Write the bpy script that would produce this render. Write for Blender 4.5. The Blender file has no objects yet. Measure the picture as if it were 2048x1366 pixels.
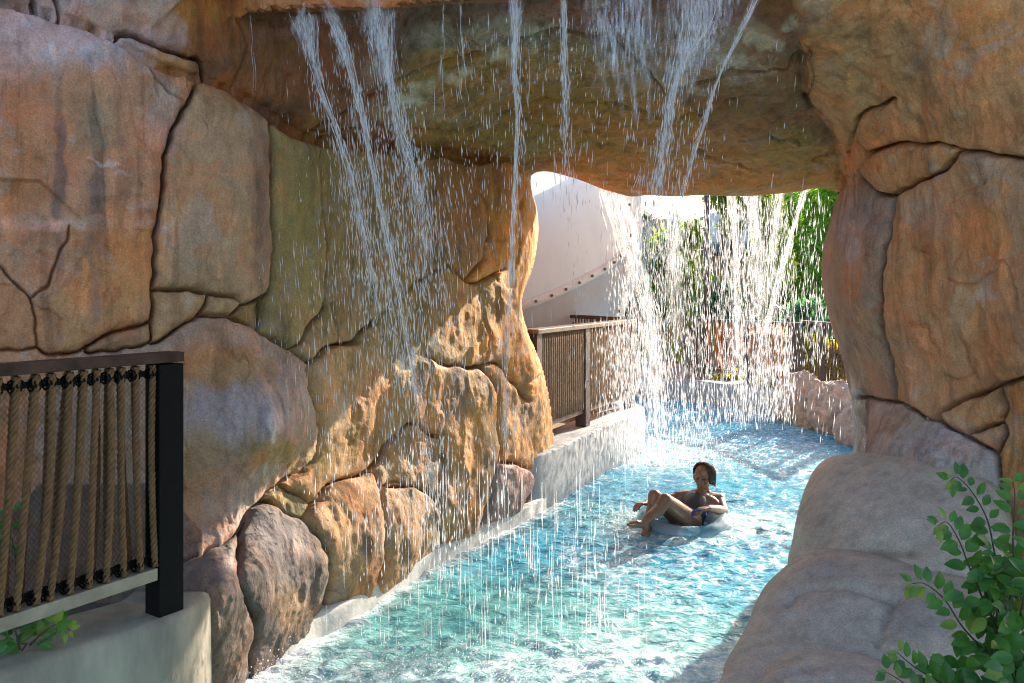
import bpy, bmesh, math, random
import numpy as np
from mathutils import Vector, Matrix

random.seed(7)
RNG = np.random.default_rng(11)
SC = bpy.context.scene
COL = SC.collection

# ---------------------------------------------------------------- camera model of the photograph
# eye 2 m above the water, looking along +Y, level, 28 mm on a 36 mm sensor
F, CX, HY, CZ = 1593.0, 1024.0, 580.0, 2.0


def P(px, py, Y):
    """the world point at distance Y that the photograph shows at pixel (px, py)"""
    return Vector(((px - CX) / F * Y, Y, CZ - (py - HY) / F * Y))


def PZ(px, py, z=0.0):
    """the world point on the level z that the photograph shows at pixel (px, py)"""
    Y = (CZ - z) * F / (py - HY)
    return Vector(((px - CX) / F * Y, Y, z))


# ---------------------------------------------------------------- tagging
def tag(o, label=None, cat=None, group=None, kind=None):
    if label: o['label'] = label
    if cat: o['category'] = cat
    if group: o['group'] = group
    if kind: o['kind'] = kind
    return o


def empty(name, loc=(0, 0, 0), label=None, cat=None, group=None):
    o = bpy.data.objects.new(name, None)
    o.empty_display_size = 0.1
    o.location = loc
    COL.objects.link(o)
    return tag(o, label, cat, group)


def link_mesh(name, me, mat=None, parent=None, smooth=True):
    o = bpy.data.objects.new(name, me)
    COL.objects.link(o)
    if mat: me.materials.append(mat)
    if parent is not None:
        o.parent = parent
        o.matrix_parent_inverse = Matrix.Translation(-Vector(parent.location))
    if smooth and len(me.polygons):
        me.polygons.foreach_set('use_smooth', np.ones(len(me.polygons), dtype=bool))
    me.update()
    return o


def quads_to_mesh(name, V, Q, attrs=None, tris=None):
    me = bpy.data.meshes.new(name)
    V = np.asarray(V, dtype=np.float32); Q = np.asarray(Q, dtype=np.int32).reshape(-1, 4)
    nT = 0 if tris is None else len(tris)
    me.vertices.add(len(V)); me.vertices.foreach_set('co', V.ravel())
    me.loops.add(4 * len(Q) + 3 * nT); me.polygons.add(len(Q) + nT)
    li = Q.ravel()
    ls = np.arange(len(Q), dtype=np.int32) * 4
    if nT:
        T = np.asarray(tris, dtype=np.int32)
        li = np.concatenate([li, T.ravel()]); ls = np.concatenate([ls, 4 * len(Q) + np.arange(nT, dtype=np.int32) * 3])
    me.loops.foreach_set('vertex_index', li.astype(np.int32))
    me.polygons.foreach_set('loop_start', ls.astype(np.int32))
    for k, a in (attrs or {}).items():
        a = np.asarray(a, dtype=np.float32)
        if a.ndim == 2:
            at = me.attributes.new(k, 'FLOAT_COLOR', 'POINT')
            c = np.ones((len(V), 4), dtype=np.float32); c[:, :3] = a
            at.data.foreach_set('color', c.ravel())
        else:
            at = me.attributes.new(k, 'FLOAT', 'POINT'); at.data.foreach_set('value', a)
    me.update(calc_edges=True)
    return me


class MB:
    """collects boxes, tubes and sheets into ONE mesh"""
    def __init__(s): s.v = []; s.f = []

    def add(s, vs, fs):
        n = len(s.v)
        s.v += [tuple(p) for p in vs]
        s.f += [tuple(i + n for i in f) for f in fs]

    def box(s, c, ax, ay, az):
        """box round centre c with half-axis vectors"""
        c, ax, ay, az = Vector(c), Vector(ax), Vector(ay), Vector(az)
        vs = [c + ax * i + ay * j + az * k for i in (-1, 1) for j in (-1, 1) for k in (-1, 1)]
        s.add(vs, [(0, 1, 3, 2), (4, 6, 7, 5), (0, 4, 5, 1), (2, 3, 7, 6), (0, 2, 6, 4), (1, 5, 7, 3)])

    def bar(s, a, b, w, h, up=(0, 0, 1)):
        """a bar from a to b, w wide and h high"""
        a, b, up = Vector(a), Vector(b), Vector(up)
        d = (b - a)
        side = d.cross(up).normalized(); u = side.cross(d).normalized()
        s.box((a + b) / 2, d / 2, side * w / 2, u * h / 2)

    def tube(s, pts, r, n=6, cap=True):
        pts = [Vector(p) for p in pts]
        rs = r if hasattr(r, '__len__') else [r] * len(pts)
        base = len(s.v); up = Vector((0, 0, 1))
        prev = None
        for i, p in enumerate(pts):
            d = (pts[min(i + 1, len(pts) - 1)] - pts[max(i - 1, 0)])
            d = d.normalized() if d.length > 1e-9 else Vector((0, 0, 1))
            if prev is None:
                prev = d.cross(Vector((0.31, 0.91, 0.27)))
                if prev.length < 1e-3: prev = d.cross(Vector((1, 0, 0)))
            u = (prev - d * prev.dot(d)).normalized(); prev = u
            w = d.cross(u)
            for k in range(n):
                a = 2 * math.pi * k / n
                s.v.append(tuple(p + (u * math.cos(a) + w * math.sin(a)) * rs[i]))
        for i in range(len(pts) - 1):
            for k in range(n):
                a0 = base + i * n + k; a1 = base + i * n + (k + 1) % n
                s.f.append((a0, a1, a1 + n, a0 + n))
        if cap:
            s.f.append(tuple(base + k for k in reversed(range(n))))
            s.f.append(tuple(base + (len(pts) - 1) * n + k for k in range(n)))

    def build(s, name, mat, parent=None, smooth=False, bevel=0.0):
        me = bpy.data.meshes.new(name)
        me.from_pydata(s.v, [], s.f)
        o = link_mesh(name, me, mat, parent, smooth)
        if bevel:
            m = o.modifiers.new('Bevel', 'BEVEL'); m.width = bevel; m.segments = 2; m.limit_method = 'ANGLE'
        return o


# ---------------------------------------------------------------- numpy noise
_PERM = np.random.default_rng(3).permutation(256)
_PERM = np.concatenate([_PERM, _PERM, _PERM])
_G = np.random.default_rng(5).normal(size=(256, 3)); _G /= np.linalg.norm(_G, axis=1)[:, None]


def pnoise(p):
    p = np.asarray(p, dtype=np.float64)
    i = np.floor(p).astype(int); f = p - i; i &= 255
    u = f * f * f * (f * (f * 6 - 15) + 10)
    out = np.zeros(p.shape[:-1])
    for dx in (0, 1):
        for dy in (0, 1):
            for dz in (0, 1):
                h = _PERM[_PERM[_PERM[(i[..., 0] + dx) & 255] + ((i[..., 1] + dy) & 255)] + ((i[..., 2] + dz) & 255)]
                g = _G[h]
                d = g[..., 0] * (f[..., 0] - dx) + g[..., 1] * (f[..., 1] - dy) + g[..., 2] * (f[..., 2] - dz)
                w = (u[..., 0] if dx else 1 - u[..., 0]) * (u[..., 1] if dy else 1 - u[..., 1]) * (u[..., 2] if dz else 1 - u[..., 2])
                out += w * d
    return out * 1.6


def fbm(p, octv=4, gain=0.5, lac=2.03):
    p = np.asarray(p, dtype=np.float64); a = 1.0; s = 0; t = 0
    for k in range(octv):
        s = s + a * pnoise(p + 17.3 * k); t += a; a *= gain; p = p * lac
    return s / t


def ridged(p, octv=3):
    p = np.asarray(p, dtype=np.float64); a = 1.0; s = 0; t = 0
    for k in range(octv):
        s = s + a * (1 - 2 * np.abs(pnoise(p + 9.1 * k))); t += a; a *= .5; p = p * 2.1
    return s / t


def sstep(a, b, x):
    t = np.clip((x - a) / (b - a), 0, 1); return t * t * (3 - 2 * t)


def seg_dist(X, Y, poly, closed=False, near=False):
    """distance of points to a polyline (and the nearest point on it)"""
    best = np.full(X.shape, 1e18); bx = np.zeros(X.shape); by = np.zeros(X.shape)
    n = len(poly)
    for k in range(n if closed else n - 1):
        (x0, y0), (x1, y1) = poly[k], poly[(k + 1) % n]
        dx, dy = x1 - x0, y1 - y0; L = dx * dx + dy * dy + 1e-9
        t = np.clip(((X - x0) * dx + (Y - y0) * dy) / L, 0, 1)
        qx, qy = x0 + t * dx, y0 + t * dy
        d = (X - qx) ** 2 + (Y - qy) ** 2
        m = d < best
        best = np.where(m, d, best)
        if near: bx = np.where(m, qx, bx); by = np.where(m, qy, by)
    best = np.sqrt(best)
    return (best, bx, by) if near else best


def inside(X, Y, poly):
    r = np.zeros(X.shape, dtype=bool); n = len(poly)
    for k in range(n):
        (x0, y0), (x1, y1) = poly[k], poly[(k + 1) % n]
        if y0 == y1: continue
        c = (y0 > Y) != (y1 > Y)
        r ^= c & (X < (x1 - x0) * (Y - y0) / (y1 - y0) + x0)
    return r


def smooth_poly(pts, closed=False, k=4):
    """Catmull-Rom through the points"""
    pts = [np.array(p, dtype=float) for p in pts]; n = len(pts); out = []
    for i in range(n if closed else n - 1):
        if closed: a, b, c, d = pts[i - 1], pts[i], pts[(i + 1) % n], pts[(i + 2) % n]
        else: a, b, c, d = pts[max(i - 1, 0)], pts[i], pts[i + 1], pts[min(i + 2, n - 1)]
        for j in range(k):
            t = j / k
            out.append(0.5 * ((2 * b) + (c - a) * t + (2 * a - 5 * b + 4 * c - d) * t * t + (3 * b - a - 3 * c + d) * t ** 3))
    if not closed: out.append(pts[-1])
    return [tuple(p) for p in out]


class TPS:
    """smooth distance field through (px, py, Y) anchors; planes stay planes because it works on 1/Y"""
    def __init__(s, pts, lam=0.02):
        A = np.array(pts, dtype=float); s.c = A[:, :2] / 500.0; v = 1.0 / A[:, 2]; n = len(A)
        d = np.linalg.norm(s.c[:, None] - s.c[None], axis=2)
        K = np.where(d > 0, d * d * np.log(d + 1e-12), 0) + lam * np.eye(n)
        Pm = np.hstack([np.ones((n, 1)), s.c])
        M = np.block([[K, Pm], [Pm.T, np.zeros((3, 3))]])
        s.w = np.linalg.solve(M, np.concatenate([v, np.zeros(3)]))

    def __call__(s, X, Y):
        x = X / 500.0; y = Y / 500.0; n = len(s.c)
        r = s.w[n] + s.w[n + 1] * x + s.w[n + 2] * y
        for k in range(n):
            d2 = (x - s.c[k, 0]) ** 2 + (y - s.c[k, 1]) ** 2
            r = r + s.w[k] * 0.5 * d2 * np.log(d2 + 1e-12)
        return 1.0 / np.clip(r, 0.05, 0.6)


# ---------------------------------------------------------------- materials
def new_mat(name):
    m = bpy.data.materials.new(name); m.use_nodes = True
    nt = m.node_tree
    return m, nt, nt.nodes['Principled BSDF'], nt.nodes['Material Output']


def N(nt, typ, ins=None, **kw):
    n = nt.nodes.new(typ)
    for k, v in kw.items(): setattr(n, k, v)
    for k, v in (ins or {}).items():
        if isinstance(v, bpy.types.NodeSocket): nt.links.new(v, n.inputs[k])
        else: n.inputs[k].default_value = v
    return n


def ramp(nt, fac, stops, interp='LINEAR'):
    n = nt.nodes.new('ShaderNodeValToRGB'); n.color_ramp.interpolation = interp
    e = n.color_ramp.elements
    while len(e) < len(stops): e.new(0.5)
    for el, (p, c) in zip(e, stops):
        el.position = p; el.color = (*c, 1) if hasattr(c, '__len__') else (c, c, c, 1)
    nt.links.new(fac, n.inputs['Fac']); return n.outputs['Color']


def mix(nt, fac, a, b, blend='MIX'):
    n = nt.nodes.new('ShaderNodeMix'); n.data_type = 'RGBA'; n.blend_type = blend
    for k, v in ((0, fac), (6, a), (7, b)):
        if isinstance(v, bpy.types.NodeSocket): nt.links.new(v, n.inputs[k])
        elif k and hasattr(v, '__len__'): n.inputs[k].default_value = (*v, 1)
        else: n.inputs[k].default_value = v
    return n.outputs[2]


def math_n(nt, op, a, b=0.0, c=0.0, clamp=False):
    n = nt.nodes.new('ShaderNodeMath'); n.operation = op; n.use_clamp = clamp
    for k, v in enumerate((a, b, c)):
        if isinstance(v, bpy.types.NodeSocket): nt.links.new(v, n.inputs[k])
        else: n.inputs[k].default_value = v
    return n.outputs[0]


def noise_tex(nt, scale, detail=4, rough=0.55, vec=None, stretch=None, dist=0.0):
    if vec is None:
        vec = nt.nodes.new('ShaderNodeNewGeometry').outputs['Position']
    if stretch:
        mp = nt.nodes.new('ShaderNodeMapping'); mp.inputs['Scale'].default_value = stretch
        nt.links.new(vec, mp.inputs['Vector']); vec = mp.outputs['Vector']
    n = N(nt, 'ShaderNodeTexNoise', {'Vector': vec, 'Scale': scale, 'Detail': detail, 'Roughness': rough, 'Distortion': dist})
    return n.outputs['Fac']


def bump(nt, h, strength, dist, normal=None):
    n = N(nt, 'ShaderNodeBump', {'Height': h, 'Strength': strength, 'Distance': dist})
    if normal is not None: nt.links.new(normal, n.inputs['Normal'])
    return n.outputs['Normal']


def mat_rock(name='rock', fixed=None, gain=1.0, streak=1.0, patch=1.0, bk=1.0):
    """sculpted, stained concrete rock: mottled, vertical run-off stains, fine grain; 'tint' and 'wet' come from the mesh"""
    m, nt, bs, out = new_mat(name)
    if fixed is None:
        c = N(nt, 'ShaderNodeAttribute', attribute_name='tint').outputs['Color']
        wet = N(nt, 'ShaderNodeAttribute', attribute_name='wet').outputs['Fac']
    else:
        c = N(nt, 'ShaderNodeRGB').outputs[0]; c.default_value = (*fixed, 1); wet = None
    pos = nt.nodes.new('ShaderNodeNewGeometry').outputs['Position']
    mul = lambda x, k: mix(nt, 1.0, x, k, 'MULTIPLY')
    # patches of different mineral colour with fairly crisp, ragged edges
    n1 = noise_tex(nt, 2.1, 8, .66, dist=.9)
    c = mix(nt, math_n(nt, 'MULTIPLY', ramp(nt, n1, [(.50, 0), (.56, 1)]), .75 * patch), c, mul(c, (1.22, .93, .80)))
    mp2 = N(nt, 'ShaderNodeMapping', {'Vector': pos, 'Location': (7.3, 2.1, 4.4)}).outputs[0]
    n2 = noise_tex(nt, 2.9, 8, .68, vec=mp2, dist=.7)
    lum = N(nt, 'ShaderNodeRGBToBW', {0: c}).outputs[0]
    grey = mul(N(nt, 'ShaderNodeCombineColor', {0: lum, 1: lum, 2: lum}).outputs[0], (1.42, 1.18, 1.00))
    c = mix(nt, math_n(nt, 'MULTIPLY', ramp(nt, n2, [(.55, 0), (.61, 1)]), .42 * patch), c, grey)
    n3 = noise_tex(nt, 4.2, 7, .68, vec=mp2, stretch=(1, 1, .22), dist=.8)
    c = mix(nt, math_n(nt, 'MULTIPLY', ramp(nt, n3, [(.53, 0), (.60, 1)]), .55 * streak), c, mul(c, (.60, .56, .54)))
    st = noise_tex(nt, 8.0, 5, .64, stretch=(1, 1, .09), dist=.6)
    c = mix(nt, math_n(nt, 'MULTIPLY', ramp(nt, st, [(.53, 0), (.64, 1)]), .6 * streak), c, mul(c, (.52, .49, .49)))
    st2 = noise_tex(nt, 6.5, 5, .66, vec=mp2, stretch=(1, 1, .16), dist=.9)
    c = mix(nt, math_n(nt, 'MULTIPLY', ramp(nt, st2, [(.56, 0), (.63, 1)]), .5 * streak), c, mul(c, (1.5, 1.36, 1.26)))
    mid = noise_tex(nt, 11.0, 8, .7)
    c = mul(c, ramp(nt, mid, [(.28, .72), (.5, 1.0), (.74, 1.25)]))
    grain = noise_tex(nt, 110, 4, .75)
    c = mul(c, ramp(nt, grain, [(.3, .68), (.5, 1.0), (.70, 1.26)]))
    # hairline cracks and chips, broken up so that they come and go
    wv_ = mix(nt, .30, pos, N(nt, 'ShaderNodeTexNoise', {'Vector': pos, 'Scale': 2.6, 'Detail': 5}).outputs['Color'])
    ve = N(nt, 'ShaderNodeTexVoronoi', {'Vector': wv_, 'Scale': 2.7}, feature='DISTANCE_TO_EDGE')
    hair = math_n(nt, 'MULTIPLY', ramp(nt, ve.outputs['Distance'], [(0, 1), (.016, 0)]), ramp(nt, noise_tex(nt, 2.4, 4, .6, vec=mp2), [(.55, 0), (.64, 1)]))
    c = mix(nt, math_n(nt, 'MULTIPLY', hair, .42 * patch), c, mul(c, (.25, .22, .20)))
    pit = noise_tex(nt, 42, 3, .6)
    c = mix(nt, ramp(nt, pit, [(.66, 0), (.74, .55)]), c, mul(c, (.45, .42, .40)))
    if gain != 1.0: c = mix(nt, 1.0, c, (gain, gain, gain), 'MULTIPLY')
    nt.links.new(c, bs.inputs['Base Color'])
    rough = ramp(nt, mid, [(.3, .78), (.7, .92)])
    if wet is not None:
        wn = math_n(nt, 'MULTIPLY', wet, ramp(nt, noise_tex(nt, 7, 4, .6), [(.36, .3), (.55, 1)]), clamp=True)
        rough = mix(nt, wn, rough, (.13, .13, .13))
        bs.inputs['Specular IOR Level'].default_value = .45
    nt.links.new(rough, bs.inputs['Roughness'])
    rg = N(nt, 'ShaderNodeTexNoise', {'Vector': N(nt, 'ShaderNodeMapping', {'Vector': pos, 'Scale': (1, 1, .8)}).outputs[0], 'Scale': 3.0, 'Detail': 8, 'Roughness': .62, 'Distortion': .5}, noise_type='RIDGED_MULTIFRACTAL')
    b0 = bump(nt, ramp(nt, rg.outputs['Fac'], [(.1, 0), (.95, 1)]), .45 * bk, .05)
    vo = N(nt, 'ShaderNodeTexVoronoi', {'Vector': mix(nt, .22, pos, N(nt, 'ShaderNodeTexNoise', {'Vector': pos, 'Scale': 3.0, 'Detail': 4}).outputs['Color']), 'Scale': 5.0}, feature='F1')
    b0 = bump(nt, vo.outputs['Distance'], .10 * bk, .06, b0)
    b0 = bump(nt, hair, -.35 * bk, .02, b0)
    b1 = bump(nt, noise_tex(nt, 8, 8, .66, stretch=(1, 1, .55)), .6 * bk, .045, b0)
    b2 = bump(nt, noise_tex(nt, 30, 6, .65, stretch=(1, 1, .4)), .6 * bk, .016, b1)
    b3 = bump(nt, noise_tex(nt, 130, 4, .75), .55, .005, b2)
    nt.links.new(b3, bs.inputs['Normal'])
    return m


def mat_simple(name, col, rough=.6, metal=0.0, var=.2, vscale=20, bumpd=0.0, bscale=60, spec=.5, stretch=None):
    m, nt, bs, out = new_mat(name)
    n = noise_tex(nt, vscale, 5, .6, stretch=stretch)
    c = mix(nt, 1.0, col, ramp(nt, n, [(.25, 1 - var), (.5, 1.0), (.75, 1 + var)]), 'MULTIPLY')
    nt.links.new(c, bs.inputs['Base Color'])
    bs.inputs['Roughness'].default_value = rough; bs.inputs['Metallic'].default_value = metal
    bs.inputs['Specular IOR Level'].default_value = spec
    if bumpd: nt.links.new(bump(nt, noise_tex(nt, bscale, 4, .6, stretch=stretch), .6, bumpd), bs.inputs['Normal'])
    return m


def mat_leaf(name, c1, c2, trans=.45, rough=.45, scale=14):
    m, nt, bs, out = new_mat(name)
    n = noise_tex(nt, scale, 3, .6)
    c = ramp(nt, n, [(.35, c1), (.65, c2)])
    nt.links.new(c, bs.inputs['Base Color']); bs.inputs['Roughness'].default_value = rough
    tr = N(nt, 'ShaderNodeBsdfTranslucent', {'Color': mix(nt, 1.0, c, (1.5, 1.5, .7), 'MULTIPLY')})
    mx = N(nt, 'ShaderNodeMixShader', {0: trans, 1: bs.outputs[0], 2: tr.outputs[0]})
    nt.links.new(mx.outputs[0], out.inputs['Surface'])
    return m
# ================================================================ the moulded rock tunnel
M_ROCK = mat_rock('moulded_rock')
M_GREY = mat_rock('smooth_grey_rock', streak=.35, patch=.25, bk=.35)

LIP = smooth_poly([(1062, 352), (1072, 345), (1095, 343), (1130, 351), (1165, 362), (1200, 376), (1232, 386), (1262, 393), (1300, 391), (1350, 393),
                   (1400, 391), (1450, 392), (1500, 392), (1560, 387), (1600, 383), (1622, 377), (1650, 376), (1668, 382), (1678, 384)], k=3)
PIL = smooth_poly([(1676, 388), (1669, 410), (1661, 440), (1651, 475), (1645, 510), (1643, 545), (1648, 590), (1658, 635), (1668, 670), (1682, 710),
                   (1692, 750), (1700, 790), (1706, 830), (1709, 870), (1704, 912)], k=3)
WALLEDGE = smooth_poly([(1110, 1010), (1109, 960), (1108, 900), (1106, 850), (1100, 800), (1088, 745), (1074, 705), (1058, 668), (1046, 630), (1044, 600),
                        (1052, 570), (1066, 535), (1074, 490), (1077, 455), (1073, 415), (1064, 385), (1061, 362)], k=3)
HOLE = LIP + PIL + [(1700, 960), (1676, 1010), (1650, 1080), (1600, 1250), (1560, 1480), (420, 1480), (430, 1400), (520, 1352), (580, 1310),
                    (655, 1262), (745, 1214), (800, 1178), (872, 1132), (930, 1102), (1000, 1064), (1060, 1036)] + WALLEDGE
R_EDGE = [(1580, -460), (1578, 0), (1583, 45), (1597, 85), (1607, 112), (1609, 160), (1610, 193), (1625, 216), (1646, 239), (1668, 275), (1684, 316), (1688, 350), (1676, 388)]
R_POLY = R_EDGE + PIL + [(1700, 960), (1660, 1030), (1560, 1480), (2500, 1480), (2500, -460)]
W_TOP = [(-400, -18), (0, 11), (34, 17), (64, 17), (100, 24), (122, 33), (172, 48), (206, 67), (227, 72), (275, 107), (327, 138), (379, 155), (410, 160),
         (471, 186), (516, 213), (547, 237), (571, 255), (606, 276), (645, 286), (700, 290), (760, 296), (815, 312), (850, 309), (890, 311), (925, 322),
         (960, 324), (1000, 318), (1030, 326), (1052, 340), (1061, 356)]
W_POLY = W_TOP + WALLEDGE[::-1] + [(1100, 1010), (430, 1480), (-500, 1480), (-500, -18)]
F_EDGE = [(-500, -600), (470, -600), (470, 34), (500, 32), (560, 28), (640, 24), (720, 21), (800, 17), (880, 11), (960, 6), (1040, 3), (1120, -4), (1300, -10), (1560, -14), (1590, -16), (1590, -600)]
F_POLY = [(478, 34)] + F_EDGE[3:-1] + [(1582, -600), (478, -600)]

# (points, half width in px, depth in m)
SEAMS = [
    (W_TOP[:15], 5, .11), (W_TOP[14:20], 5, .09), (W_TOP[19:], 4, .05),
    ([(227, 72), (241, 65), (262, 69), (330, 100), (382, 115), (401, 126), (409, 142), (410, 160)], 5, .10),
    ([(34, 17), (60, 18), (67, 5), (70, -60)], 4, .07), ([(70, 2), (82, 26), (112, 34), (122, 30), (113, -5), (105, -60)], 4, .07),
    ([(282, 114), (303, 145), (327, 182), (368, 206)], 2.2, .025),
    ([(406, 157), (392, 169), (389, 182), (372, 210), (355, 240), (344, 262), (333, 305), (330, 320), (322, 399), (315, 430), (311, 460), (308, 520), (306, 577), (305, 640), (304, 664)], 4, .07),
    ([(547, 237), (545, 262), (549, 327), (551, 413), (557, 470), (554, 510), (549, 550), (543, 590), (533, 622), (530, 655)], 6, .15),
    ([(645, 286), (638, 320), (637, 351), (644, 400), (650, 440), (655, 500), (655, 560), (652, 610)], 3.5, .05),
    ([(652, 610), (640, 630), (617, 660), (608, 684), (597, 692)], 4, .09),
    ([(0, 533), (20, 555), (44, 577), (62, 598), (68, 630), (73, 670), (74, 695)], 3, .05), ([(-300, 430), (-120, 500), (0, 533)], 3, .05),
    ([(62, 596), (80, 582), (97, 566), (105, 540), (120, 505), (134, 478), (138, 455)], 3, .05),
    ([(-300, 690), (0, 700), (60, 700), (76, 695), (90, 705), (110, 709), (150, 703), (175, 690), (215, 670), (250, 656), (285, 648), (304, 640)], 4, .08),
    ([(175, 690), (180, 705), (260, 695), (300, 684), (305, 664)], 4, .07),
    ([(305, 577), (350, 578), (390, 580), (412, 584), (440, 588), (470, 592), (492, 603)], 4, .08),
    ([(492, 603), (505, 600), (530, 595), (545, 585)], 3.5, .06),
    ([(420, 586), (414, 605), (402, 625), (392, 636), (365, 650), (330, 674), (305, 686)], 4, .09),
    ([(402, 627), (430, 628), (462, 630), (490, 640), (525, 655), (555, 672), (575, 682), (597, 692), (615, 708), (630, 722)], 5, .12),
    ([(492, 603), (480, 615), (465, 629)], 3.5, .06),
    ([(630, 722), (648, 705), (660, 693), (680, 688), (700, 690), (715, 683), (728, 662), (750, 650), (765, 640)], 5, .12), ([(765, 640), (790, 610), (830, 575), (860, 556), (880, 538), (905, 532)], 3, .05),
    ([(668, 610), (672, 650), (680, 688)], 2.5, .03),
    ([(630, 722), (632, 750), (641, 796), (650, 840), (655, 863), (650, 895), (641, 925), (620, 948), (597, 964), (540, 998), (500, 1030), (476, 1060), (420, 1085), (350, 1122)], 4, .06),
    ([(663, 968), (700, 955), (745, 938), (765, 914), (800, 870), (826, 846)], 4, .08),
    ([(826, 846), (850, 856), (871, 869), (890, 880), (902, 900), (893, 915)], 4, .08), ([(888, 863), (890, 878)], 3, .05),
    ([(815, 965), (790, 962), (775, 968)], 3, .05),
    ([(863, 712), (875, 722), (888, 729), (905, 733), (927, 732), (945, 738), (964, 733), (985, 752), (995, 768), (1001, 800), (1003, 835), (1004, 903), (998, 950), (990, 985), (972, 1055)], 4, .07),
    ([(964, 733), (985, 728), (1000, 729), (1015, 740), (1023, 751), (1045, 780), (1062, 802)], 3.5, .06), ([(1062, 768), (1075, 755), (1090, 745)], 3, .05),
    ([(863, 712), (862, 760), (858, 800), (850, 840), (840, 850)], 2.5, .03),
    ([(1006, 925), (1034, 928), (1068, 942), (1085, 936), (1112, 936)], 4, .07), ([(1068, 942), (1068, 985), (1040, 1030), (1030, 1060)], 4, .07),
    ([(970, 385), (982, 420), (985, 455), (982, 500), (975, 520), (955, 540), (937, 560)], 4, .08), ([(905, 532), (920, 545), (937, 560), (952, 567), (968, 563), (1000, 547), (1022, 535)], 3.5, .06),
    ([(958, 325), (965, 360), (970, 385)], 2.5, .03), ([(1052, 340), (1048, 400), (1047, 430), (1040, 500), (1030, 545), (1024, 590), (1040, 640)], 3, .04),
    ([(975, 550), (968, 590), (975, 640), (980, 700), (965, 733)], 2.5, .03),
    ([(486, 1062), (485, 1090), (489, 1140), (503, 1195), (517, 1250), (513, 1300), (502, 1345), (490, 1380)], 5, .12),
    ([(486, 1062), (500, 1040), (520, 1014), (546, 1002), (575, 1012), (600, 1022), (625, 1034), (645, 1062), (662, 1100), (669, 1150), (662, 1200), (648, 1250)], 4.5, .10),
    ([(625, 1034), (640, 1005), (663, 968)], 4, .09), ([(585, 978), (615, 985), (628, 992), (640, 1005)], 3.4, .06),
    ([(745, 938), (760, 960), (768, 1000), (776, 1050), (772, 1100), (758, 1150), (744, 1220)], 4, .08),
    ([(775, 968), (795, 974), (830, 970), (856, 984), (876, 1008), (885, 1050), (881, 1100), (866, 1140)], 4, .08),
    # arch
    ([(606, 276), (640, 268), (700, 262), (780, 258), (850, 266), (900, 268), (942, 262), (982, 248), (1050, 213), (1090, 205), (1130, 206), (1185, 210), (1260, 222), (1330, 240), (1370, 240), (1436, 224), (1471, 202), (1537, 193)], 2.5, .04),
    ([(606, 276), (690, 230), (760, 185), (810, 160), (858, 138), (923, 119), (982, 103), (1016, 93), (1057, 86), (1085, 74), (1120, 70), (1180, 78), (1250, 100), (1330, 190)], 3, .06),
    ([(1330, 190), (1400, 172), (1470, 150), (1532, 149), (1545, 141), (1572, 145), (1589, 114), (1606, 108)], 3, .06),
    ([(1016, 93), (1030, 145), (1060, 190)], 2, .03), ([(470, 180), (500, 90), (478, 40)], 2.5, .02),
    ([(1500, 285), (1523, 281), (1537, 272), (1563, 288), (1589, 283), (1600, 288)], 3, .05), ([(1629, 330), (1660, 315), (1688, 302)], 3, .05), ([(1400, 310), (1440, 325), (1480, 335), (1520, 345)], 2.5, .04),
    ([(1150, 265), (1210, 300), (1290, 310)], 2.5, .03), ([(900, 290), (950, 288), (990, 296)], 2.5, .04),
    # pillar
    (R_EDGE[4:], 4, .09),
    ([(1769, 213), (1750, 222), (1739, 224), (1717, 237), (1704, 259), (1694, 280), (1686, 318)], 5, .10), ([(1769, 213), (1780, 205)], 4, .06),
    ([(1726, 314), (1745, 306), (1765, 297), (1791, 291), (1818, 294), (1850, 292), (1875, 292), (1906, 297), (1914, 303), (1940, 305), (1963, 308), (2000, 314), (2048, 318), (2300, 340), (2450, 345)], 5, .10),
    ([(1914, 303), (1905, 320), (1897, 328), (1875, 345), (1853, 356), (1825, 368), (1800, 378), (1783, 388), (1765, 391), (1739, 382), (1724, 364), (1718, 350)], 5, .10),
    ([(1820, 296), (1812, 330), (1806, 360), (1800, 376)], 2.5, .03), ([(1717, 237), (1712, 275), (1726, 314), (1718, 350)], 3, .04),
    ([(1783, 391), (1779, 415), (1774, 439), (1769, 475), (1765, 505), (1761, 560), (1761, 600), (1765, 660), (1773, 690), (1780, 720), (1786, 755), (1794, 795)], 5.5, .11),
    ([(1714, 797), (1740, 797), (1781, 800), (1800, 806), (1826, 818), (1855, 832), (1877, 838)], 4, .08),
    ([(1877, 838), (1879, 827), (1895, 815), (1930, 798), (1977, 778), (2010, 770), (2048, 760), (2450, 690)], 5, .11),
    ([(1977, 778), (1990, 800), (1999, 822), (1995, 845), (1999, 870), (1990, 895), (1985, 910)], 5, .11), ([(1995, 845), (1965, 856), (1932, 866), (1915, 862), (1877, 838)], 4.5, .10),
    ([(1932, 866), (1955, 885), (1985, 908), (1992, 935), (1998, 990), (2010, 1060), (2020, 1480)], 5, .10),
    ([(1890, 560), (1930, 568), (1960, 560), (1985, 540), (2005, 520), (2020, 560), (2030, 600)], 2.2, .025),
    ([(1890, 757), (1920, 758), (1945, 750)], 2.2, .02), ([(1870, 640), (1885, 700)], 2, .015), ([(1930, 385), (1950, 380), (1975, 360)], 2.2, .02),
]

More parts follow.
